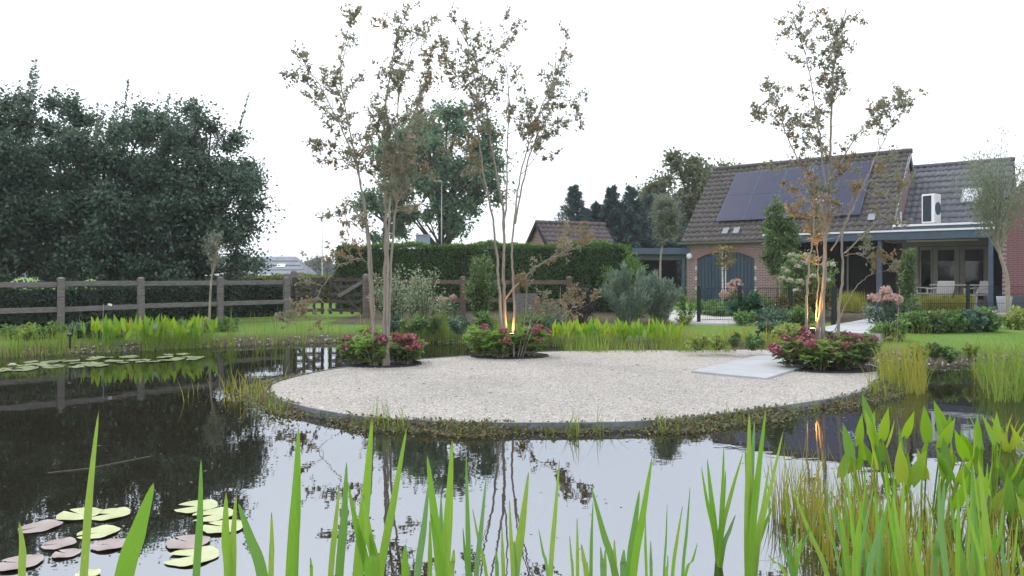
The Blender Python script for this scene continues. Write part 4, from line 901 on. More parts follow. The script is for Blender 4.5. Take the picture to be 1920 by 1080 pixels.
crape('tall crape myrtle with golden lit stems in the middle hydrangea bed', 12.2, [
    ([(946, 662), (940, 600), (934, 520), (928, 440), (918, 380), (905, 320), (897, 250), (892, 160), (878, 90), (858, 48)], .042, -.4, .66, .1),
    ([(950, 664), (946, 580), (944, 500), (945, 420), (938, 360), (922, 280), (912, 200), (905, 130), (920, 90)], .05, .3, .70, .1),
    ([(945, 430), (951, 350), (951, 260), (954, 180), (946, 100), (935, 36)], .026, .1, .45, .1),
    ([(962, 660), (964, 560), (960, 480), (966, 400), (975, 330), (992, 270), (1015, 200), (1040, 150), (1066, 68)], .036, .6, .62, .1),
    ([(966, 420), (985, 320), (1005, 260), (1030, 215), (1060, 190), (1090, 196)], .024, -.5, .55, .1),
    ([(975, 330), (1000, 300), (1030, 262), (1050, 250)], .012, -.3, .35, .1),
    ([(947, 560), (968, 535), (1000, 505), (1030, 486), (1065, 470), (1108, 455)], .024, -.5, .5, .75),
    ([(1030, 486), (1050, 465), (1075, 440), (1100, 440)], .012, -.2, .3, .7),
    ([(970, 652), (985, 590), (988, 545), (994, 510)], .016, -.3, .75, .4),
    ([(975, 648), (1000, 592), (1030, 570), (1070, 560)], .014, -.5, .5, .6),
    ([(976, 646), (1010, 600), (1050, 588), (1085, 580), (1118, 560)], .013, -.6, .5, .6),
    ([(918, 380), (885, 290), (868, 282), (845, 284)], .010, -.3, .4, .8),
    ([(892, 180), (860, 150), (842, 120)], .012, -.3, .1, .1)], 2, .10, 22)
crape('crape myrtle with orange lit stems in the right hydrangea bed', 11.0, [
    ([(1548, 676), (1542, 600), (1546, 500), (1550, 420), (1556, 330), (1558, 240), (1562, 150), (1570, 70), (1590, 12)], .052, .2, .45, .1),
    ([(1538, 668), (1536, 600), (1544, 520), (1548, 470), (1534, 400), (1522, 350), (1495, 300), (1470, 240), (1460, 200), (1442, 180)], .034, -.4, .52, .15),
    ([(1516, 658), (1512, 570), (1517, 500), (1524, 450), (1526, 390), (1510, 370), (1490, 360)], .03, -.5, .66, .4),
    ([(1532, 664), (1531, 590), (1535, 520), (1530, 430), (1515, 400), (1500, 385)], .02, .4, .6, .3),
    ([(1570, 670), (1573, 590), (1580, 510), (1579, 440), (1600, 390), (1622, 340), (1640, 300), (1668, 240), (1690, 190)], .034, .5, .62, .15),
    ([(1582, 475), (1615, 445), (1650, 410), (1680, 380), (1700, 350)], .018, -.4, .55, .6),
    ([(1558, 470), (1585, 420), (1600, 370), (1625, 345), (1650, 320)], .018, -.3, .5, .5),
    ([(1555, 340), (1585, 290), (1610, 250), (1640, 215), (1690, 200)], .02, .4, .4, .15),
    ([(1552, 380), (1540, 280), (1525, 180), (1510, 100), (1490, 50)], .022, .5, .4, .1),
    ([(1470, 240), (1440, 210), (1420, 215)], .010, -.2, .2, .1),
    ([(1583, 480), (1610, 475), (1640, 480)], .010, -.3, .35, .6),
    ([(1565, 620), (1600, 545), (1630, 518), (1660, 508), (1690, 512)], .012, -.5, .7, .5)], 2, .2, 33)
R = np.random.default_rng(99)

# ------------------------------------------------------------------ hydrangea beds with uplights
def bed(label, c, rx, ry):
    th = np.linspace(0, 2 * np.pi, 40, endpoint=False); P = np.column_stack([c[0] + np.cos(th) * rx, c[1] + np.sin(th) * ry])
    b2 = empty('planting_bed', (*c, IZ), 0, label, 'planting bed', 'round planting beds')
    MB().poly(P - np.array(c), .0, .012).build('soil', m_soil, b2)
    V = []; k = len(P)
    for s, z in ((1.0, -.02), (1.0, .025), (1.025, .025), (1.025, -.02)): V += [(math.cos(a_) * rx * s, math.sin(a_) * ry * s, z) for a_ in th]
    MB().add(V, [(q * k + i, q * k + (i + 1) % k, (q + 1) * k + (i + 1) % k, (q + 1) * k + i) for q in range(3) for i in range(k)]).build('edging', m_edging_dark, b2)
def hydrangea(label, pos, r, h, mat, nf, n=340):
    t = empty('hydrangea', (*pos, IZ + .01), 0, label, 'shrub', 'hydrangeas'); mb = MB(); parts = []; tips = []
    for i in range(13):
        a_ = i * 2.4 + R.uniform(-.3, .3); rr = r * math.sqrt((i + .4) / 13); hz = h * (1 - .4 * (rr / r) ** 2) * R.uniform(.75, 1.1)
        tip = np.array([math.cos(a_) * rr, math.sin(a_) * rr, hz]); b0 = tip * np.array([.25, .25, 0]); pth = catmull([b0, (b0 + tip) / 2 + np.array([0, 0, .03]), tip], 4); mb.tube(pth, .005, 4, False); tips.append(tip)
        for f, m_ in ((1., 8), (.75, 6), (.5, 5), (.3, 4)):
            c = pth[int(f * 8)]; aa = np.arange(m_) * 6.283 / m_ + R.uniform(0, 6); el = R.uniform(-.35, .55, m_) + (.3 if f == 1 else 0)
            D_ = np.column_stack([np.cos(aa) * np.cos(el), np.sin(aa) * np.cos(el), np.sin(el)]); s = R.uniform(.75, 1.2, m_)
            base = np.repeat(c[None], m_, 0); V4, F4 = leaf_quads(base, D_, np.array([0, 0, 1.]) + rdir(m_) * .2, .125 * s, .075 * s, .14); parts.append((V4, F4))
    V, F = join(parts); link('foliage', np_mesh('foliage', V, F, mat), t, 'stuff'); mb.build('stems', m_stem_pale, t, 'stuff')
    for i in R.choice(13, min(nf, 13), replace=False): puff('flower_head', tips[i] + np.array([0, 0, .03]), R.uniform(.065, .11), L_flower, t, n=60)
    return t
def uplight(label, pos, aim, power, hz=.3):
    t = empty('garden_spotlight', (*pos, IZ + .012), 0, label, 'spotlight', 'lit garden spotlights')
    MB().tube([(0, 0, -.05), (0, 0, hz)], .012, 6).build('spike', m_black, t)
    d = Vector(aim).normalized(); c = Vector((0, 0, hz))
    MB().tube([c, c + d * .09], [.032, .042], 12).build('housing', m_black, t, smooth=True)
    o = MB().tube([c + d * .0905, c + d * .094], .036, 12).build('lens', None or lens_mat, t)
    ld = bpy.data.lights.new('uplight', 'SPOT'); ld.energy = power; ld.color = (1, .46, .10); ld.spot_size = math.radians(75); ld.spot_blend = .7; ld.shadow_soft_size = .04
    lo = bpy.data.objects.new('uplight', ld); COL.objects.link(lo); lo.parent = t; lo.location = c + d * .12; lo.rotation_euler = d.to_track_quat('-Z', 'Y').to_euler()
lens_mat, t_, o_ = mat_base('lit_lens'); em = t_.nodes.new('ShaderNodeEmission'); em.inputs[0].default_value = (1, .62, .2, 1); em.inputs[1].default_value = 14; t_.links.new(em.outputs[0], o_.inputs[0])
B1, B2, B3 = G(717, 683, IZ)[:2], G(955, 668, IZ)[:2], G(1546, 690, IZ)[:2]
bed('dark-edged soil bed round the left crape myrtle', B1, .6, .42); bed('dark-edged soil bed round the middle crape myrtle', B2, .66, .42); bed('dark-edged soil bed round the right crape myrtle', B3, .74, .56)
HY = [(B1, -.38, -.05, .28, .36, 0, 4, 'hydrangea at the left side of the left bed'), (B1, -.08, -.28, .27, .40, 0, 2, 'leafy hydrangea at the front of the left bed'), (B1, .40, -.05, .25, .36, 1, 9, 'hydrangea crowded with crimson heads at the right of the left bed'), (B1, -.2, .25, .28, .46, 0, 3, 'hydrangea behind the stems in the left bed'), (B1, .44, .34, .17, .3, 0, 2, 'small hydrangea at the back right of the left bed'),
      (B2, -.48, -.05, .30, .44, 0, 4, 'yellowing hydrangea at the left side of the middle bed'), (B2, -.15, -.28, .25, .34, 0, 4, 'hydrangea at the front of the middle bed'), (B2, .40, 0, .30, .44, 0, 5, 'hydrangea with a big crimson head at the right of the middle bed'), (B2, .05, .22, .32, .34, 1, 4, 'hydrangea behind the stems in the middle bed'),
      (B3, -.52, -.1, .28, .36, 1, 3, 'hydrangea at the left end of the right bed'), (B3, -.2, -.35, .28, .36, 0, 2, 'leafy hydrangea at the front left of the right bed'), (B3, .15, -.3, .27, .34, 1, 3, 'dark-leaved hydrangea at the front of the right bed'), (B3, .5, -.12, .27, .42, 1, 4, 'hydrangea with bronze leaves at the right of the right bed'), (B3, .3, .25, .28, .46, 1, 4, 'hydrangea at the back right of the right bed'), (B3, -.25, .25, .3, .46, 1, 4, 'hydrangea at the back left of the right bed')]
for c, dx, dy, r, h, mi, nf, lb in HY: hydrangea(lb, (c[0] + dx, c[1] + dy * .85), r * 1.05, h * 1.08, [L_hyd, L_hyd2][mi], nf)
uplight('lit orange spotlight among the hydrangeas of the left bed', (B1[0] + .17, B1[1] + .22), (-.12, .14, 1), 60, .26)
uplight('brightly lit orange spotlight at the front of the middle bed', (B2[0] + .05, B2[1] - .20), (-.08, .30, 1), 36)
uplight('lit orange spotlight behind the stems of the right bed', (B3[0] - .12, B3[1] + .14), (.03, .20, 1), 150, .48)

# ------------------------------------------------------------------ garden shrubs
def S(name, label, u, v, rpx, hpx, n, L, W, mat, style='dome', flowers=None, z=.29, group=None, cat='shrub', D=None):
    g_ = G(u, v, z) if D is None else np.array([(u - UC) * D / FPX, D, z]); s = g_[1] / FPX
    return shrub(name, label, g_, rpx * s, hpx * s, n, L, W, mat, cat, group, style, None, flowers)
S('variegated_shrub', 'cream-variegated bushy shrub in front of the brown fence', 795, 612, 52, 108, 2600, .075, .035, L_varieg)
S('variegated_shrub', 'pale yellowish shrub behind the left crape myrtle stems', 735, 610, 40, 112, 1800, .07, .035, L_varieg)
S('climbing_shrub', 'tall conical green shrub left of the middle crape myrtle', 903, 606, 40, 135, 2600, .11, .04, L_green, 'column')
S('smoke_bush', 'small smoke bush with pink plumes before the brown fence', 840, 607, 26, 48, 700, .07, .04, L_blue, flowers=(L_plume, 4, .09, 'plume'))
S('purple_shrub', 'dark purple-leaved shrub right of the timber box', 1090, 606, 36, 70, 1300, .07, .04, L_purple)
S('perennial_clump', 'grey-green leafy clump at the foot of the hedge fence', 1025, 608, 40, 44, 900, .08, .04, L_blue)
S('buddleia', 'large grey-green buddleia with arching pointed leaves', 1178, 607, 62, 108, 4200, .15, .03, L_budd, 'spiky')
S('buddleia', 'right half of the grey-green buddleia mass before the carport', 1236, 606, 44, 98, 2600, .15, .03, L_budd, 'spiky')
S('garden_shrub', 'small yellowish-green bush beside the mesh gate', 1288, 606, 20, 62, 700, .07, .03, L_peren); S('garden_shrub', 'low light green bush at the foot of the gate post', 1284, 609, 16, 26, 380, .06, .04, L_lime)
for u, v, D, rp, hp, m, lb in [(1330, 0, 20.3, 30, 34, L_peren, 'fresh green perennial behind the gate at its left'), (1375, 0, 20.6, 32, 44, L_green, 'green perennial mound below the pink plumes'), (1425, 0, 20.4, 34, 42, L_peren, 'green perennial mound below the brick wall'), (1475, 0, 20.2, 32, 48, L_autumn, 'reddish green perennial beside the evergreen standard'), (1352, 0, 19.6, 40, 22, L_peren, 'low bright clump along the inner path')]:
    S('perennial_clump', lb, u, v, rp, hp, 900, .09, .045, m, D=D)
S('smoke_bush', 'smoke bush with pale pink plumes before the arched doors', 1375, 0, 20, 56, 500, .06, .035, L_green, flowers=(L_plume, 5, .16, 'plume'), D=20.9)
S('hosta', 'dark broad-leaved hosta at the garden fence', 1408, 605, 28, 48, 170, .30, .20, L_hosta, flowers=None)
for u, v, rp, hp, m, lb in [(1400, 610, 26, 26, L_peren, 'low green clump in front of the hosta'), (1450, 611, 34, 34, L_blue, 'blue-green perennial clump right of the hosta'), (1500, 611, 30, 36, L_peren, 'green perennial clump before the viburnum'), (1478, 633, 22, 28, L_lime, 'lime-leaved mound on the lawn edge'), (1497, 605, 20, 26, L_lime, 'small lime mound behind the right crape myrtle'), (1440, 622, 22, 18, L_blue, 'low grey-green tuft beside the lime mound')]:
    S('perennial_clump', lb, u, v, rp, hp, 800, .085, .045, m)
S('viburnum', 'large viburnum with cream flower heads and yellowing leaves', 1515, 0, 64, 120, 3600, .11, .06, L_peren, flowers=(L_cream, 26, .10, 'flower_head'), D=19.4)
S('viburnum', 'yellow-leaved branch mass under the viburnum', 1528, 0, 46, 84, 1500, .1, .06, L_autumn, D=18.9)
S('smoke_bush', 'smoke bush with large pink plumes beside the garden path', 1662, 614, 38, 62, 1400, .075, .04, L_blue, flowers=(L_plume, 13, .13, 'plume'))
S('climber', 'narrow climbing vine on a support at the veranda', 1702, 0, 22, 128, 1900, .13, .055, L_green, 'column', D=19.2)
S('climber', 'bushy lower part of the vine beside the smoke bush', 1700, 612, 30, 62, 1100, .1, .05, L_green)
for i, (u, v, rp, hp, m, lb) in enumerate([(1712, 624, 30, 38, L_peren, 'leftmost green laurel of the low row at the terrace'), (1748, 624, 28, 40, L_green, 'second laurel from the left in the terrace row'), (1783, 623, 28, 42, L_peren, 'third laurel from the left in the terrace row, below the chairs'), (1818, 623, 27, 42, L_blue, 'fourth laurel from the left in the terrace row'), (1852, 622, 27, 44, L_peren, 'fifth laurel from the left, left of the crooked stem'), (1912, 618, 26, 40, L_lime, 'yellow-green laurel at the right edge')]):
    S('laurel', lb, u, v, rp, hp, 1100, .10, .055, m, group='low laurel row before the terrace')
for u, v, rp, hp, m, lb in [(1650, 632, 26, 30, L_peren, 'leafy clump at the path corner under the smoke bush'), (1690, 634, 18, 36, L_peren, 'small bush beside the path end')]: S('perennial_clump', lb, u, v, rp, hp, 700, .08, .04, m)
bk_lbl = [(1345, 652, 'low perennial left in the bank planting before the lawn'), (1378, 654, 'low perennial in the middle of the bank planting before the lawn'), (1412, 653, 'bushy perennial at the right of the bank planting before the lawn'), (1310, 653, 'small perennial next to the pickerelweed on the far bank'),
          (1720, 672, 'low perennial on the right bank behind the stones'), (1752, 674, 'bushy perennial on the right bank stones'), (1780, 676, 'reddish perennial at the right bank'), (1818, 672, 'perennial tuft among the right bank reeds')]
for u, v, lb in bk_lbl: S('bank_perennial', lb, u, v, 20, 26, 420, .07, .04, [L_peren, L_green, L_lime][int(R.integers(3))], z=.2, style=['dome', 'spiky'][int(R.integers(2))])
for i in range(11):
    u = 20 + i * 41 + R.uniform(-12, 12); g_ = np.array([AT(u, 0, 1)[0] * 1, 1, 0]); D = np.interp(u, [0, 200, 420, 520], [13.9, 14.6, 16.0, 16.6])
    o = shrub('bank_perennial', 'low leafy perennial on the left bank, number %s from the left edge' % ['one', 'two', 'three', 'four', 'five', 'six', 'seven', 'eight', 'nine', 'ten', 'eleven'][i], ((u - UC) * D / FPX, D, .24), .30, .26, 420, .08, .045, [L_peren, L_lime, L_peren, L_blue][i % 4], 'shrub', 'low perennials on the left bank')
for i, u in enumerate([735, 775, 815, 860, 905, 1000, 1040]):
    S('bank_perennial', 'leafy perennial at the foot of the brown fence, %s from the left' % ['first', 'second', 'third', 'fourth', 'fifth', 'sixth', 'seventh'][i], u, 622 + R.uniform(-4, 4), 26, 30, 560, .09, .04, [L_blue, L_peren, L_green][i % 3], z=.27, group='perennials before the brown fence')
mg = empty('ornamental_grass', (*AT(1772, 0, 21.3)[:2], .35), HZ, 'row of upright yellow-green ornamental grass behind the mesh fence', 'grass')
n = 1500; V, F = blades(np.column_stack([R.uniform(-.72, .72, n), R.uniform(-.2, .2, n), np.zeros(n)]), R.uniform(.4, .62, n), .01, R.normal(size=(n, 2)) * .12, 3); link('blades', np_mesh('blades', V, F, L_reed_y), mg, 'stuff')
mg = empty('ornamental_grass', (*AT(1592, 0, 22)[:2], .35), 0, 'tuft of upright green grass in the veranda shade', 'grass')
n = 700; V, F = blades(np.column_stack([R.normal(size=(n, 2)) * .22, np.zeros(n)]), R.uniform(.4, .7, n), .011, R.normal(size=(n, 2)) * .15, 3); link('blades', np_mesh('blades', V, F, L_reed_y), mg, 'stuff')

# ------------------------------------------------------------------ lawn, bank and water's edge planting
lawn = scatter(150000, (-11, 15, 11.5, 21), lambda q: (sdist(q, POND) > .5) & (np.abs(q[:, 0] / q[:, 1]) < .78))
px = UC + FPX * lawn[:, 0] / lawn[:, 1]
keep = ((px < 700) & (lawn[:, 1] < 19.5)) | ((px > 1030) & (px < 1460) & (lawn[:, 1] < 17.0)) | ((px > 1650) & (lawn[:, 1] < 14.8))
pd = unit(np.array([10.3 - 5.78, 19.6 - 14.2])); rel = lawn - np.array([5.78, 14.2]); acr = rel @ np.array([pd[1], -pd[0]]); keep &= ~((acr > -.05) & (acr < 1.4))
lawn = lawn[keep]; reed_stuff('lawn_grass', 'short green lawn grass', 'grass', lawn, (.03, .07), (.006, .012), L_grass, .5, k=1, thin=False)
def bank_band(u0, u1, off0, off1, n):
    """points along the far bank at a distance off from the waterline"""
    q = scatter(n * 30, (-12, 11, 9, 17.5), lambda q: (sdist(q, POND) > off0) & (sdist(q, POND) < off1)); px = UC + FPX * q[:, 0] / q[:, 1]; q = q[(px > u0) & (px < u1)]; return q[:n]
reed_stuff('bank_reeds', 'fine reeds and rushes on the far left bank', 'reeds', bank_band(-60, 440, -.4, .5, 3200), (.18, .52), (.008, .016), L_reed, .18)
reed_stuff('bank_grass', 'short grass on the bank before the field gate', 'grass', bank_band(430, 690, -.05, .6, 1100), (.08, .26), (.006, .012), L_reed, .25)
reed_stuff('bank_reeds', 'tall thin rushes in front of the field gate', 'reeds', bank_band(430, 700, -.4, .6, 420), (.45, .95), (.008, .016), L_reed, .10)
reed_stuff('bank_reeds', 'reeds on the bank behind the left and middle beds', 'reeds', bank_band(690, 1060, -.3, .7, 2300), (.3, .68), (.009, .018), L_reed, .16)
reed_stuff('bank_reeds', 'sparse reeds along the bank before the lawn', 'reeds', bank_band(1230, 1470, -.2, .6, 2200), (.2, .5), (.009, .018), L_reed_y, .18)
reed_stuff('rushes', 'brown-green rushes off the left tip of the island', 'rushes', scatter(900, (-4.3, -2.75, 8.3, 9.9), lambda q: (sdist(q, ISL) > .08) & (sdist(q, ISL) < .95) & (R.uniform(0, 1, len(q)) < .45)), (.2, .5), (.007, .013), L_reed_y, .18, -.05)
q = scatter(5200, (4.2, 5.6, 8.6, 11.2), lambda q: (sdist(q, ISL) > .05) & (sdist(q, ISL) < .55)); reed_stuff('sedge_clump', 'tall yellow-green sedges at the right end of the island', 'sedges', q[:520], (.3, .85), (.007, .013), L_reed_y, .14, -.05)
q = scatter(6000, (5.2, 8.4, 8.3, 11.2), lambda q: (sdist(q, POND) < .1) & (q[:, 0] > 5.55 + (q[:, 1] - 8.4) * .55) & (UC + FPX * q[:, 0] / q[:, 1] < 2100)); reed_stuff('bank_reeds', 'dense bright green reeds in the right arm of the pond', 'reeds', q[:1050], (.3, .78), (.010, .022), L_reed, .25, -.05)
reed_stuff('bank_reeds', 'short grasses along the stony right bank', 'grass', bank_band(1690, 1990, -.1, .7, 1100), (.12, .4), (.006, .012), L_reed, .3)
# creeping fringe and grasses along the island's front edge
q = scatter(120000, (-3.6, 5.3, 6.1, 10.5), lambda q: (sdist(q, ISL) > -.03) & (sdist(q, ISL) < .36)); dd = sdist(q, ISL); q = q[R.uniform(0, 1, len(q)) < np.interp(dd + .06 + .12 * np.sin(q[:, 0] * 2.3) + .08 * np.sin(q[:, 0] * 6.1 + 1), [0, .2, .4], [1, .7, .05])][:8500]; n = len(q)
V, F = leaf_quads(np.column_stack([q, np.maximum(land(q), 0) + R.uniform(0, .04, n)]), unit(rdir(n) + np.array([0, 0, .2])), unit(rdir(n) * .6 + np.array([0, 0, 1.])), R.uniform(.022, .05, n), R.uniform(.016, .032, n), .1)
tag(link('creeper_fringe', np_mesh('creeper_fringe', V, F, L_creeper), None, 'stuff'), "brown-green creeping plants along the island's waterline", 'creeper')
q = scatter(16000, (-3.2, 5.2, 6.2, 10), lambda q: (sdist(q, ISL) > .03) & (sdist(q, ISL) < .3)); cl = R.uniform(0, 1, 60); q = q[(np.sin(q[:, 0] * 9) + np.sin(q[:, 0] * 23 + 1) + np.sin(q[:, 0] * 4.1)) > .1][:1700]
reed_stuff('edge_grass', 'thin grass tufts growing at the front edge of the island', 'grass', q, (.08, .36), (.004, .009), L_reed, .24)
q = scatter(400, (-3, 5, 6.8, 12.5), lambda q: sdist(q, ISL) < -.08)[:90]; n = len(q)
V, F = leaf_quads(np.column_stack([q, np.full(n, IZ + .012)]), unit(rdir(n) * np.array([1, 1, .15])), unit(rdir(n) * .3 + np.array([0, 0, 1.])), R.uniform(.03, .07, n), R.uniform(.012, .03, n), .15)
tag(link('fallen_leaves', np_mesh('fallen_leaves', V, F, leaf_mat('fallen_leaf', [(.16, .10, .05), (.24, .17, .09), (.1, .08, .05)], .2)), None, 'stuff'), 'dry fallen leaves scattered on the gravel', 'leaves')
q = scatter(2600, (-9, 6, 3, 13), lambda q: (sdist(q, POND) < -.4) & (sdist(q, ISL) > .2))[:420]; q = np.concatenate([q, scatter(6000, (-4, 5.5, 6, 10.5), lambda q: (sdist(q, ISL) > .2) & (sdist(q, ISL) < .8) & (R.uniform(0, 1, len(q)) < .2))[:420]]); n = len(q)
V, F = leaf_quads(np.column_stack([q, np.full(n, .004)]), unit(rdir(n) * np.array([1, 1, .02])), np.tile([[0, 0, 1.]], (n, 1)), R.uniform(.008, .035, n), R.uniform(.005, .016, n), .0)
tag(link('floating_debris', np_mesh('floating_debris', V, F, leaf_mat('debris', [(.3, .3, .2), (.2, .2, .1), (.42, .40, .32)], .1)), None, 'stuff'), 'tiny leaves and bits floating on the pond', 'debris')
# stones on the right bank and near shore
n = 700; q = np.concatenate([scatter(3000, (6, 9.5, 11, 12.8), lambda q: (sdist(q, POND) > -.1) & (sdist(q, POND) < .45))[:350], scatter(9000, (2.6, 6, 3.2, 7.5), lambda q: (sdist(q, POND) > -.15) & (sdist(q, POND) < .6))[:500], scatter(6000, (-9, 0, 12, 16.5), lambda q: (sdist(q, POND) > -.05) & (sdist(q, POND) < .35))[:350]]); n = len(q)
r = R.uniform(.012, .04, n); V = octV[None] * r[:, None, None] * R.uniform(.7, 1.3, (n, 6, 3)) + np.column_stack([q, land(q) + r * .2])[:, None, :]
fo8 = np.array([(0, 1, 4), (1, 2, 4), (2, 3, 4), (3, 0, 4), (1, 0, 5), (2, 1, 5), (3, 2, 5), (0, 3, 5)])
tag(link('bank_stones', np_mesh('bank_stones', V.reshape(-1, 3), (np.arange(n)[:, None, None] * 6 + fo8[None]).reshape(-1, 3), leaf_mat('bank_stone', [(.3, .29, .27), (.5, .48, .45), (.16, .15, .14)], 0, .85, .2)), None, 'stuff'), 'pale pebbles scattered along the pond margin', 'pebbles')

# ------------------------------------------------------------------ pickerelweed
def spear(L, W, k=7):
    """a pickerelweed leaf blade standing on its stalk tip, along +z"""
    t = np.linspace(0, 1, k + 1); wv = W / 2 * np.array([.62, .98, 1, .92, .74, .5, .25, .02])[:k + 1]
    V = np.concatenate([np.column_stack([-wv, -.18 * wv, t * L - (.1 * L * (t == 0))]), np.column_stack([0 * t, .06 * L * np.sin(t * 3) * 0 + .02 * W + 0 * t, t * L]), np.column_stack([wv, -.18 * wv, t * L - (.1 * L * (t == 0))])])
    F = [(i, k + 1 + i, k + 2 + i, i + 1) for i in range(k)] + [(k + 1 + i, 2 * k + 2 + i, 2 * k + 3 + i, k + 2 + i) for i in range(k)]
    return V, np.array(F)
SPV, SPF = spear(.19, .056); SPEAR = [np_mesh('leaf', SPV, SPF, leaf_mat('pickerel_blade_%d' % i, [c_, c_], .45, .35), True) for i, c_ in enumerate([(.20, .36, .035), (.27, .41, .045), (.33, .42, .05), (.15, .29, .05), (.36, .30, .06)])]
def spike_mesh():
    n = 46; z = np.linspace(0, 1, n); a_ = np.arange(n) * 2.4; r_ = .018 * np.sin(np.pi * (.12 + .85 * z)); c = np.column_stack([np.cos(a_) * r_, np.sin(a_) * r_, z * .085]); D_ = np.column_stack([np.cos(a_), np.sin(a_), .3 + 0 * a_])
    return np_mesh('flower_spike', *leaf_quads(c, D_, rdir(n), .016, .012, .1), L_spike)
SPK = spike_mesh()
def pickerel(label, pos, n, r, h, nsp, group=None, size=1.0, zb=-.05, single=True):
    t = empty('pickerelweed', (*pos, zb), 0, label, 'pickerelweed', group); mb = MB()
    for i in range(n + nsp):
        a_ = R.uniform(0, 6.28); rr = r * math.sqrt(R.uniform(0, 1)); b0 = Vector((math.cos(a_) * rr * .6, math.sin(a_) * rr * .6, -.02)); hz = h * R.uniform(.55, 1.0) * (1.12 if i >= n else 1)
        tip = Vector((math.cos(a_) * rr * 1.15, math.sin(a_) * rr * 1.15, hz)); mb.tube([b0, (b0 + tip) / 2 + Vector((0, 0, .02)), tip], [.006, .005, .004], 5, False)
        if i < n:
            o = link('leaf', SPEAR[int(R.choice(5, p=[.32, .3, .2, .16, .02]))], t); o.location = tip; s = size * R.uniform(.75, 1.2); o.scale = (s * R.uniform(.8, 1.15), s, s); o.rotation_euler = (R.uniform(-.45, .45), R.uniform(-.45, .45), R.uniform(-1.3, 1.3))
        else:
            o = link('flower_spike', SPK, t); o.location = tip; s = R.uniform(.9, 1.3); o.scale = (s, s, s)
    mb.build('stalks', L_pick, t, 'stuff')
GP = 'pickerelweed clumps on the far bank'
for i, (u, v, n_) in enumerate([(185, 658, 22), (225, 656, 24), (275, 655, 22), (300, 654, 26), (335, 653, 22), (375, 651, 18)]):
    pickerel('bright pickerelweed clump on the left bank, %s from the left' % ['first', 'second', 'third', 'fourth', 'fifth', 'sixth'][i], G(u, v, 0)[:2], n_, .28, .5, [1, 1, 0, 1, 1, 1][i], GP, 1.35)
for i, (u, v, n_) in enumerate([(1065, 655, 20), (1100, 655, 26), (1140, 655, 26), (1180, 654, 26), (1215, 655, 24), (1250, 655, 18)]):
    pickerel('yellow-green pickerelweed clump behind the island, %s from the left' % ['first', 'second', 'third', 'fourth', 'fifth', 'sixth'][i], G(u, v, 0)[:2], n_, .26, .46, [1, 1, 0, 2, 0, 0][i], GP, 1.3)
q = scatter(3000, (1.0, 4.0, 12.9, 14.2), lambda q: sdist(q, POND) < .2); reed_stuff('bank_reeds', 'yellow stalks and reeds among the pickerelweed behind the island', 'reeds', q[:1500], (.2, .5), (.008, .016), L_reed, .15, -.03)
# near right
NP = [(2.2, 4.35, 15, .2, .52, 1, 'near pickerelweed clump with a blue spike at its left'), (2.55, 4.5, 22, .28, .56, 2, 'near pickerelweed clump at the centre of the right corner'), (2.92, 4.45, 18, .26, .52, 2, 'near pickerelweed clump with two blue spikes at the right'), (2.4, 4.05, 11, .24, .36, 0, 'lower near pickerelweed clump among the reeds'), (2.95, 4.05, 14, .22, .34, 1, 'near pickerelweed clump against the right shore')]
for x, y, n_, r_, h_, ns_, lb in NP: pickerel(lb, (x, y), n_, r_, h_, ns_, 'near pickerelweed', 1.02)

# ------------------------------------------------------------------ foreground iris and reed leaves, one object each
def iris_leaf(parent, org, tip, bot, wpx, D, fold, flop=0.0):
    """long sword leaf through two sighted points, rooted below the water"""
    T, Bp = AT(*tip, D), AT(*bot, D); d = T - Bp; sc = (Bp[2] + .12) / max(d[2], 1e-3); root = Bp - d * sc * np.array([.45, .45, 1]); root[1] -= .02
    W_ = wpx * D / FPX; P_ = catmull([root, Bp, (Bp + T) / 2 + np.array([d[0] * .02, R.uniform(-.02, .02), 0]), T], 6); n_ = len(P_); t = np.linspace(0, 1, n_)
    wd = W_ * np.minimum(1, (1 - t) / .42 + .0) ** .75 * (.75 + .25 * np.minimum(1, t / .3)) + .0008; a_ = R.uniform(-.5, .5) + fold
    sd = np.array([math.cos(a_), math.sin(a_), 0]); nv = np.array([-math.sin(a_), math.cos(a_), 0])
    V = np.concatenate([P_ - sd * wd[:, None] / 2, P_ + nv * (wd * .13)[:, None], P_ + sd * wd[:, None] / 2]) - org; F = [(q * n_ + i, (q + 1) * n_ + i, (q + 1) * n_ + i + 1, q * n_ + i + 1) for q in (0, 1) for i in range(n_ - 1)]
    return link('leaf', np_mesh('leaf', V, np.array(F), IRM[int(R.integers(len(IRM)))], True), parent)
def iris_mat(i, c):
    m, t, o = mat_base('iris_blade_%d' % i); p = t.nodes.new('ShaderNodeBsdfPrincipled'); p.inputs['Roughness'].default_value = .42; p.inputs['Specular IOR Level'].default_value = .3
    col = ramp(t, [tuple(x * .62 for x in c), c, tuple(min(1, x * 1.3) for x in c)], noise(t, 9, 6, stretch=(46, 46, 1.0), rough=.7)); 
    tg = t.nodes.new('ShaderNodeTexCoord'); sz = t.nodes.new('ShaderNodeSeparateXYZ'); t.links.new(tg.outputs['Generated'], sz.inputs[0])
    tp_ = t.nodes.new('ShaderNodeMapRange'); tp_.inputs[1].default_value = .955 if i % 2 else .985; tp_.inputs[2].default_value = 1.0; t.links.new(sz.outputs[2], tp_.inputs[0])
    tm = t.nodes.new('ShaderNodeMix'); tm.data_type = 'RGBA'; t.links.new(tp_.outputs[0], tm.inputs[0]); t.links.new(col, tm.inputs[6]); tm.inputs[7].default_value = (.24, .15, .05, 1); col = tm.outputs[2]
    t.links.new(col, p.inputs['Base Color'])
    tr = t.nodes.new('ShaderNodeBsdfTranslucent'); t.links.new(col, tr.inputs[0]); x = t.nodes.new('ShaderNodeMixShader'); x.inputs[0].default_value = .42; t.links.new(p.outputs[0], x.inputs[1]); t.links.new(tr.outputs[0], x.inputs[2]); t.links.new(x.outputs[0], o.inputs[0]); return m
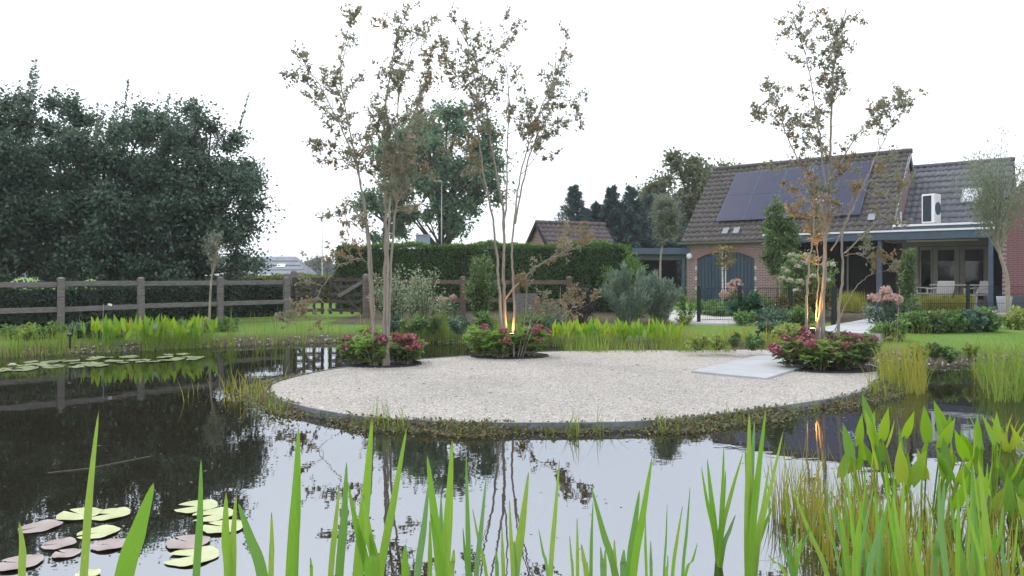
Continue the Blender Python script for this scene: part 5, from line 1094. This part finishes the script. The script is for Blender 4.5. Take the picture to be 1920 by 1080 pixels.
IRM = [iris_mat(i, c) for i, c in enumerate([(.22, .44, .045), (.27, .47, .06), (.18, .37, .07), (.31, .47, .08), (.2, .38, .12)])]
BL = {
 'iris leaves at the far left of the near edge, one tall and one stub': [((185, 770), (157, 1080), 14), ((36, 978), (41, 1080), 12)],
 'broad leaning iris leaf and a thin upright one right of the lily pads': [((288, 905), (233, 1080), 34), ((377, 860), (368, 1080), 13), ((236, 1000), (236, 1080), 6)],
 'iris fan of three leaves next to the round lily pads': [((424, 922), (429, 1080), 17), ((443, 925), (436, 1080), 13), ((447, 943), (492, 1080), 20), ((509, 960), (508, 1080), 10)],
 'tall single iris leaf left of the middle fan': [((560, 801), (546, 1080), 21), ((556, 860), (555, 1080), 8), ((582, 1045), (584, 1080), 6)],
 'dense iris fan of crossing leaves below the island': [((698, 780), (671, 1080), 20), ((650, 866), (636, 1080), 19), ((637, 905), (620, 1080), 11), ((652, 905), (691, 1080), 14), ((681, 926), (707, 1080), 17), ((763, 800), (712, 1080), 17), ((694, 1000), (700, 1080), 15), ((760, 1020), (760, 1080), 15)],
 'iris fan with a curved pale tip left of the middle': [((801, 853), (826, 1080), 19), ((804, 904), (783, 1080), 13), ((848, 822), (834, 1080), 19), ((827, 926), (826, 1080), 12), ((807, 963), (830, 1080), 16), ((851, 1030), (846, 1080), 10), ((806, 975), (806, 1080), 9)],
 'thin reed leaves between the two middle fans': [((874, 853), (879, 1080), 9), ((912, 891), (893, 1080), 9), ((886, 954), (912, 1080), 6), ((868, 990), (876, 1080), 6), ((930, 1030), (932, 1080), 7)],
 'iris leaves right of the middle with one broad blade': [((991, 885), (966, 1080), 16), ((964, 1014), (964, 1080), 13), ((955, 937), (962, 1080), 8), ((941, 985), (944, 1080), 7)],
 'slim reed leaf with a narrow tip right of the middle': [((1049, 863), (1032, 1080), 9), ((1010, 992), (1027, 1080), 6), ((1082, 971), (1083, 1080), 6), ((1068, 1005), (1074, 1080), 5)],
 'iris leaf bending left with short new blades at its foot': [((1109, 913), (1154, 1080), 13), ((1112, 941), (1108, 1080), 6), ((1090, 1020), (1100, 1080), 10), ((1126, 1025), (1130, 1080), 8), ((1135, 1030), (1134, 1080), 7), ((1152, 1012), (1153, 1080), 8)],
 'upright iris fan with two broad blades left of the reed tufts': [((1223, 855), (1187, 1080), 17), ((1199, 919), (1180, 1080), 15), ((1170, 1030), (1169, 1080), 14), ((1210, 958), (1212, 1080), 5), ((1220, 1014), (1221, 1080), 7)],
 'scattered thin reed blades right of the broad fan': [((1251, 945), (1245, 1080), 5), ((1280, 948), (1261, 1080), 8), ((1294, 913), (1280, 1080), 6), ((1308, 1017), (1285, 1080), 7), ((1252, 1040), (1250, 1080), 6)],
}
for lb, lst in BL.items():
    D = R.uniform(2.75, 3.05); cx_ = np.mean([b2[0] for _, b2, _ in lst]); org = np.array([(cx_ - UC) * D / FPX, D, -.1]); g_ = empty('iris_clump', org, 0, lb, 'iris', 'iris and reed clumps at the near edge')
    for tip, bot, wpx in lst: iris_leaf(g_, org, tip, bot, wpx, D + R.uniform(-.08, .08), 0)
def tuft(label, u, v, tips, wpx, D):
    org = AT(u, v, D); org[2] = -.08; g_ = empty('reed_tuft', org, 0, label, 'reeds', 'reed tufts at the near edge')
    for tu, tv in tips: iris_leaf(g_, org, (tu, tv), (u + (tu - u) * .22 + R.uniform(-4, 4), v - (v - tv) * .25), wpx * R.uniform(.8, 1.15), D + R.uniform(-.06, .06), 0)
tuft('reed tuft rising from open water with six splayed leaves', 1347, 1046, [(1315, 875), (1326, 860), (1357, 838), (1361, 882), (1393, 850), (1379, 965)], 9, 3.72)
tuft('tallest reed tuft with bluish leaves on the right', 1404, 1090, [(1405, 771), (1415, 787), (1436, 768), (1469, 806), (1397, 839), (1450, 948), (1442, 870), (1412, 880)], 12, 3.3)
tuft('low reed tuft between the tall tuft and the pickerelweed', 1484, 1085, [(1472, 915), (1494, 976), (1505, 1004), (1463, 1005), (1520, 985), (1440, 1040)], 8, 3.1)
def tuft_rand(label, u, v, n_, spread, vt, wpx, D):
    org = AT(u, v, D); org[2] = -.08; g_ = empty('reed_tuft', org, 0, label, 'reeds', 'reed tufts at the near edge')
    for _ in range(n_):
        ub = u + R.normal() * spread * .8; tv = R.uniform(*vt); iris_leaf(g_, org, (ub + R.normal() * (1080 - tv) * .16, tv), (ub, 1075), wpx * R.uniform(.6, 1.2), D + R.uniform(-.1, .5), 0)
tuft_rand('reeds at the left foot of the near pickerelweed', 1575, 1090, 12, 42, (850, 1030), 8, 3.0)
tuft_rand('reeds in front of the near pickerelweed centre', 1660, 1100, 15, 55, (850, 1030), 10, 2.9)
tuft_rand('reeds right of the near pickerelweed centre', 1750, 1100, 15, 60, (850, 1030), 10, 2.9)
tuft_rand('reeds at the right corner of the near edge', 1850, 1100, 13, 50, (860, 1030), 9, 2.9)
q = scatter(9000, (1.6, 3.4, 2.8, 4.6), lambda q: sdist(q, POND) < .25); reed_stuff('near_stalks', 'fine stalks and old leaves under the near pickerelweed', 'reeds', q[:3000], (.18, .5), (.004, .010), L_reed_y, .12, -.04, k=5)
q = scatter(4000, (1.5, 3.3, 2.75, 4.1), lambda q: sdist(q, POND) < .3); reed_stuff('dead_straw', 'bent dry straw among the near reeds', 'straw', q[:90], (.2, .42), (.003, .006), L_dead, .7, -.03, k=6)
yi = empty('yellow_iris', (*G(1890, 845, 0)[:2], -.03), 0, 'bright yellow-green iris fan on the right shore', 'iris')
for i in range(16):
    V, F = blades(np.array([[R.normal() * .05, R.normal() * .05, 0]]), [R.uniform(.22, .40)], [.02], np.array([[(i - 7.5) / 14 + R.normal() * .08, R.normal() * .12]]), 6, 1.6, az=np.array([R.uniform(-.4, .4)])); link('leaf', np_mesh('leaf', V, F, L_pick, True), yi)

# ------------------------------------------------------------------ lily pads
def pad_mat(name, c):
    m, t, o = mat_base(name); p = t.nodes.new('ShaderNodeBsdfPrincipled'); p.inputs['Roughness'].default_value = .32; p.inputs['Specular IOR Level'].default_value = .4
    tc_ = t.nodes.new('ShaderNodeTexCoord'); g = t.nodes.new('ShaderNodeTexGradient'); g.gradient_type = 'RADIAL'; t.links.new(tc_.outputs['Object'], g.inputs[0])
    a = t.nodes.new('ShaderNodeMath'); a.operation = 'MULTIPLY'; a.inputs[1].default_value = 113; t.links.new(g.outputs['Fac'], a.inputs[0])
    b = t.nodes.new('ShaderNodeMath'); b.operation = 'SINE'; t.links.new(a.outputs[0], b.inputs[0])
    k = t.nodes.new('ShaderNodeMapRange'); k.inputs[1].default_value = .55; k.inputs[2].default_value = 1; k.inputs[4].default_value = .35; t.links.new(b.outputs[0], k.inputs[0])
    base = ramp(t, [tuple(x * .72 for x in c), c, tuple(min(1, x * 1.15) for x in c)], noise(t, 2.2, 6)); x = t.nodes.new('ShaderNodeMix'); x.data_type = 'RGBA'
    t.links.new(k.outputs[0], x.inputs[0]); t.links.new(base, x.inputs[6]); x.inputs[7].default_value = (c[0] * .7, c[1] * .78, c[2] * .6, 1); t.links.new(x.outputs[2], p.inputs['Base Color']); t.links.new(p.outputs[0], o.inputs[0]); return m
L_pad = pad_mat('veined_pad', (.44, .47, .25)); L_pad_pink = pad_mat('veined_pad_pink', (.30, .24, .235)); L_pad_far = pad_mat('veined_pad_far', (.22, .26, .13))
def pad_mesh(mat, notch):
    th = np.linspace(notch, 2 * np.pi - notch, 30); r_ = 1 + .03 * np.sin(th * 5) + .02 * np.sin(th * 9 + 1)
    V = np.concatenate([[[.0, 0, .012]], np.column_stack([np.cos(th) * .55, np.sin(th) * .55, .016 + 0 * th]), np.column_stack([np.cos(th) * r_, np.sin(th) * r_, .01 + .025 * np.maximum(0, np.sin(th * 3 + 2))])])
    F = [(0, 1 + i, 2 + i, 2 + i) for i in range(29)]; F2 = [(1 + i, 31 + i, 32 + i, 2 + i) for i in range(29)]
    me = bpy.data.meshes.new('lily_pad'); me.from_pydata([tuple(v) for v in V], [], [f[:3] for f in F] + F2); me.materials.append(mat); me.polygons.foreach_set('use_smooth', np.ones(len(me.polygons), bool)); me.update(); return me
PM = [pad_mesh(L_pad, .12), pad_mesh(L_pad, .35), pad_mesh(L_pad_pink, .1), pad_mesh(L_pad_far, .15)]
pads = [(148, 966, 76, 0, 'cream lily pad at the top left of the near group'), (206, 966, 70, 1, 'notched cream lily pad overlapping its left neighbour'), (75, 989, 72, 2, 'dull pinkish lily pad at the left of the near group'), (184, 1000, 72, 0, 'cream lily pad in the middle of the left group'), (111, 1022, 56, 2, 'dim pink lily pad partly under water'), (125, 1040, 48, 2, 'small red-pink heart-shaped lily pad'), (206, 1024, 64, 2, 'pink lily pad behind the broad iris leaf'), (36, 1058, 78, 2, 'pink lily pad in the bottom left corner'), (368, 952, 76, 1, 'cream lily pad topmost of the right group'), (400, 968, 78, 1, 'cream lily pad second from the top in the right group'), (420, 990, 78, 0, 'cream lily pad half hidden by the iris fan'), (352, 1019, 80, 2, 'greyish lily pad in the right group'), (360, 1045, 96, 1, 'largest yellow lily pad at the bottom of the right group'), (165, 1079, 42, 0, 'lily pad cut by the bottom edge')]
for u, v, wpx, m, lb in pads:
    p_ = G(u, v, 0); o = link('lily_pad', PM[m]); s = wpx * p_[1] / FPX / 2; o.location = (p_[0], p_[1], .004 + R.uniform(0, .004)); o.scale = (s, s * R.uniform(.9, 1.05), .2); o.rotation_euler = (0, 0, R.uniform(2.6, 4.2)); tag(o, lb, 'lily pad', 'near lily pads')
k = 0
while k < 62:
    u, v = R.uniform(-10, 370), R.uniform(664, 698)
    if abs(v - (692 - u * .07)) > 9: continue
    p_ = G(u, v, 0)
    if sdist(p_[None, :2], POND)[0] > -.3: continue
    o = link('lily_pad', PM[3]); s = R.uniform(.08, .14); o.location = (p_[0], p_[1], .003 + R.uniform(0, .006)); o.scale = (s, s, .3); o.rotation_euler = (R.normal() * .02, R.normal() * .02, R.uniform(0, 6)); tag(o, 'small lily pad in the floating mat along the left bank', 'lily pad', 'lily pads along the left bank'); k += 1
wl = empty('water_lily', (*G(23, 688, 0)[:2], .01), 0, 'white water lily flower at the left edge', 'flower')
for ring, (m_, el, ln) in enumerate(((9, .35, .085), (8, .8, .075), (6, 1.2, .06))):
    for i in range(m_):
        a_ = i * 6.283 / m_ + ring * .3; V, F = leaf_quads(np.zeros((1, 3)), np.array([[math.cos(a_) * math.cos(el), math.sin(a_) * math.cos(el), math.sin(el)]]), np.array([[-math.cos(a_) * .5, -math.sin(a_) * .5, 1.]]), ln, .035, .2); link('petal', np_mesh('petal', V, F, L_petal), wl)
MB().lathe((0, 0, .005), [(.015, 0), (.022, .03), (.012, .045)], 10).build('centre', solid('lily_centre', [(.6, .42, .05)], .6), wl)

# ------------------------------------------------------------------ small garden things
for u, v, lb in [(131, 648, 'small black bollard light on the left bank'), (1421, 641, 'small black bollard light on the lawn edge')]:
    g_ = G(u, v, .22); b2 = empty('bollard_light', g_, 0, lb, 'light', 'bollard lights'); MB().tube([(0, 0, -.05), (0, 0, .16)], .018, 8).build('post', m_black, b2); MB().lathe((0, 0, .16), [(.04, 0), (.045, .02), (.045, .045), (.02, .055)], 12).build('cap', m_black, b2)
sg = empty('plant_stake', G(192, 634, .25), 0, 'thin plant stake with a white tag on the left bank', 'stake'); MB().tube([(0, 0, -.05), (.02, 0, .66)], .006, 5).build('stake', m_zinc, sg); o = MB().box((.02, -.008, .66), (.08, .004, .04)).build('tag', m_white, sg); o.rotation_euler = (0, .2, 0)
cn = MB().tube([(0, 0, -.1), (.04, 0, .8), (.07, 0, 1.3)], [.005, .004, .003], 6).build('bamboo_cane', m_stem_pale, None); cn.location = (*G(1677, 728, 0)[:2], 0); tag(cn, 'pale cane standing in the sedges at the right end of the island', 'cane')
fs = MB().tube([G(90, 886, .004), G(165, 878, .004), G(282, 855, .004)], .0012, 5).build('floating_straw', L_dead, None); tag(fs, 'thin pale straw floating on the dark water', 'straw')

# ------------------------------------------------------------------ light autumn haze
m_haze, t, o = mat_base('thin_haze'); pv = t.nodes.new('ShaderNodeVolumePrincipled'); pv.inputs['Color'].default_value = (.95, .97, 1, 1); pv.inputs['Density'].default_value = .0009; pv.inputs['Anisotropy'].default_value = .2
t.links.new(pv.outputs[0], o.inputs['Volume'])
MB().box((0, 600, 14.1), (2000, 1920, 31.6)).build('haze', m_haze, None, 'stuff')
tag(bpy.data.objects['haze'], 'thin pale haze filling the air over the garden', 'haze')
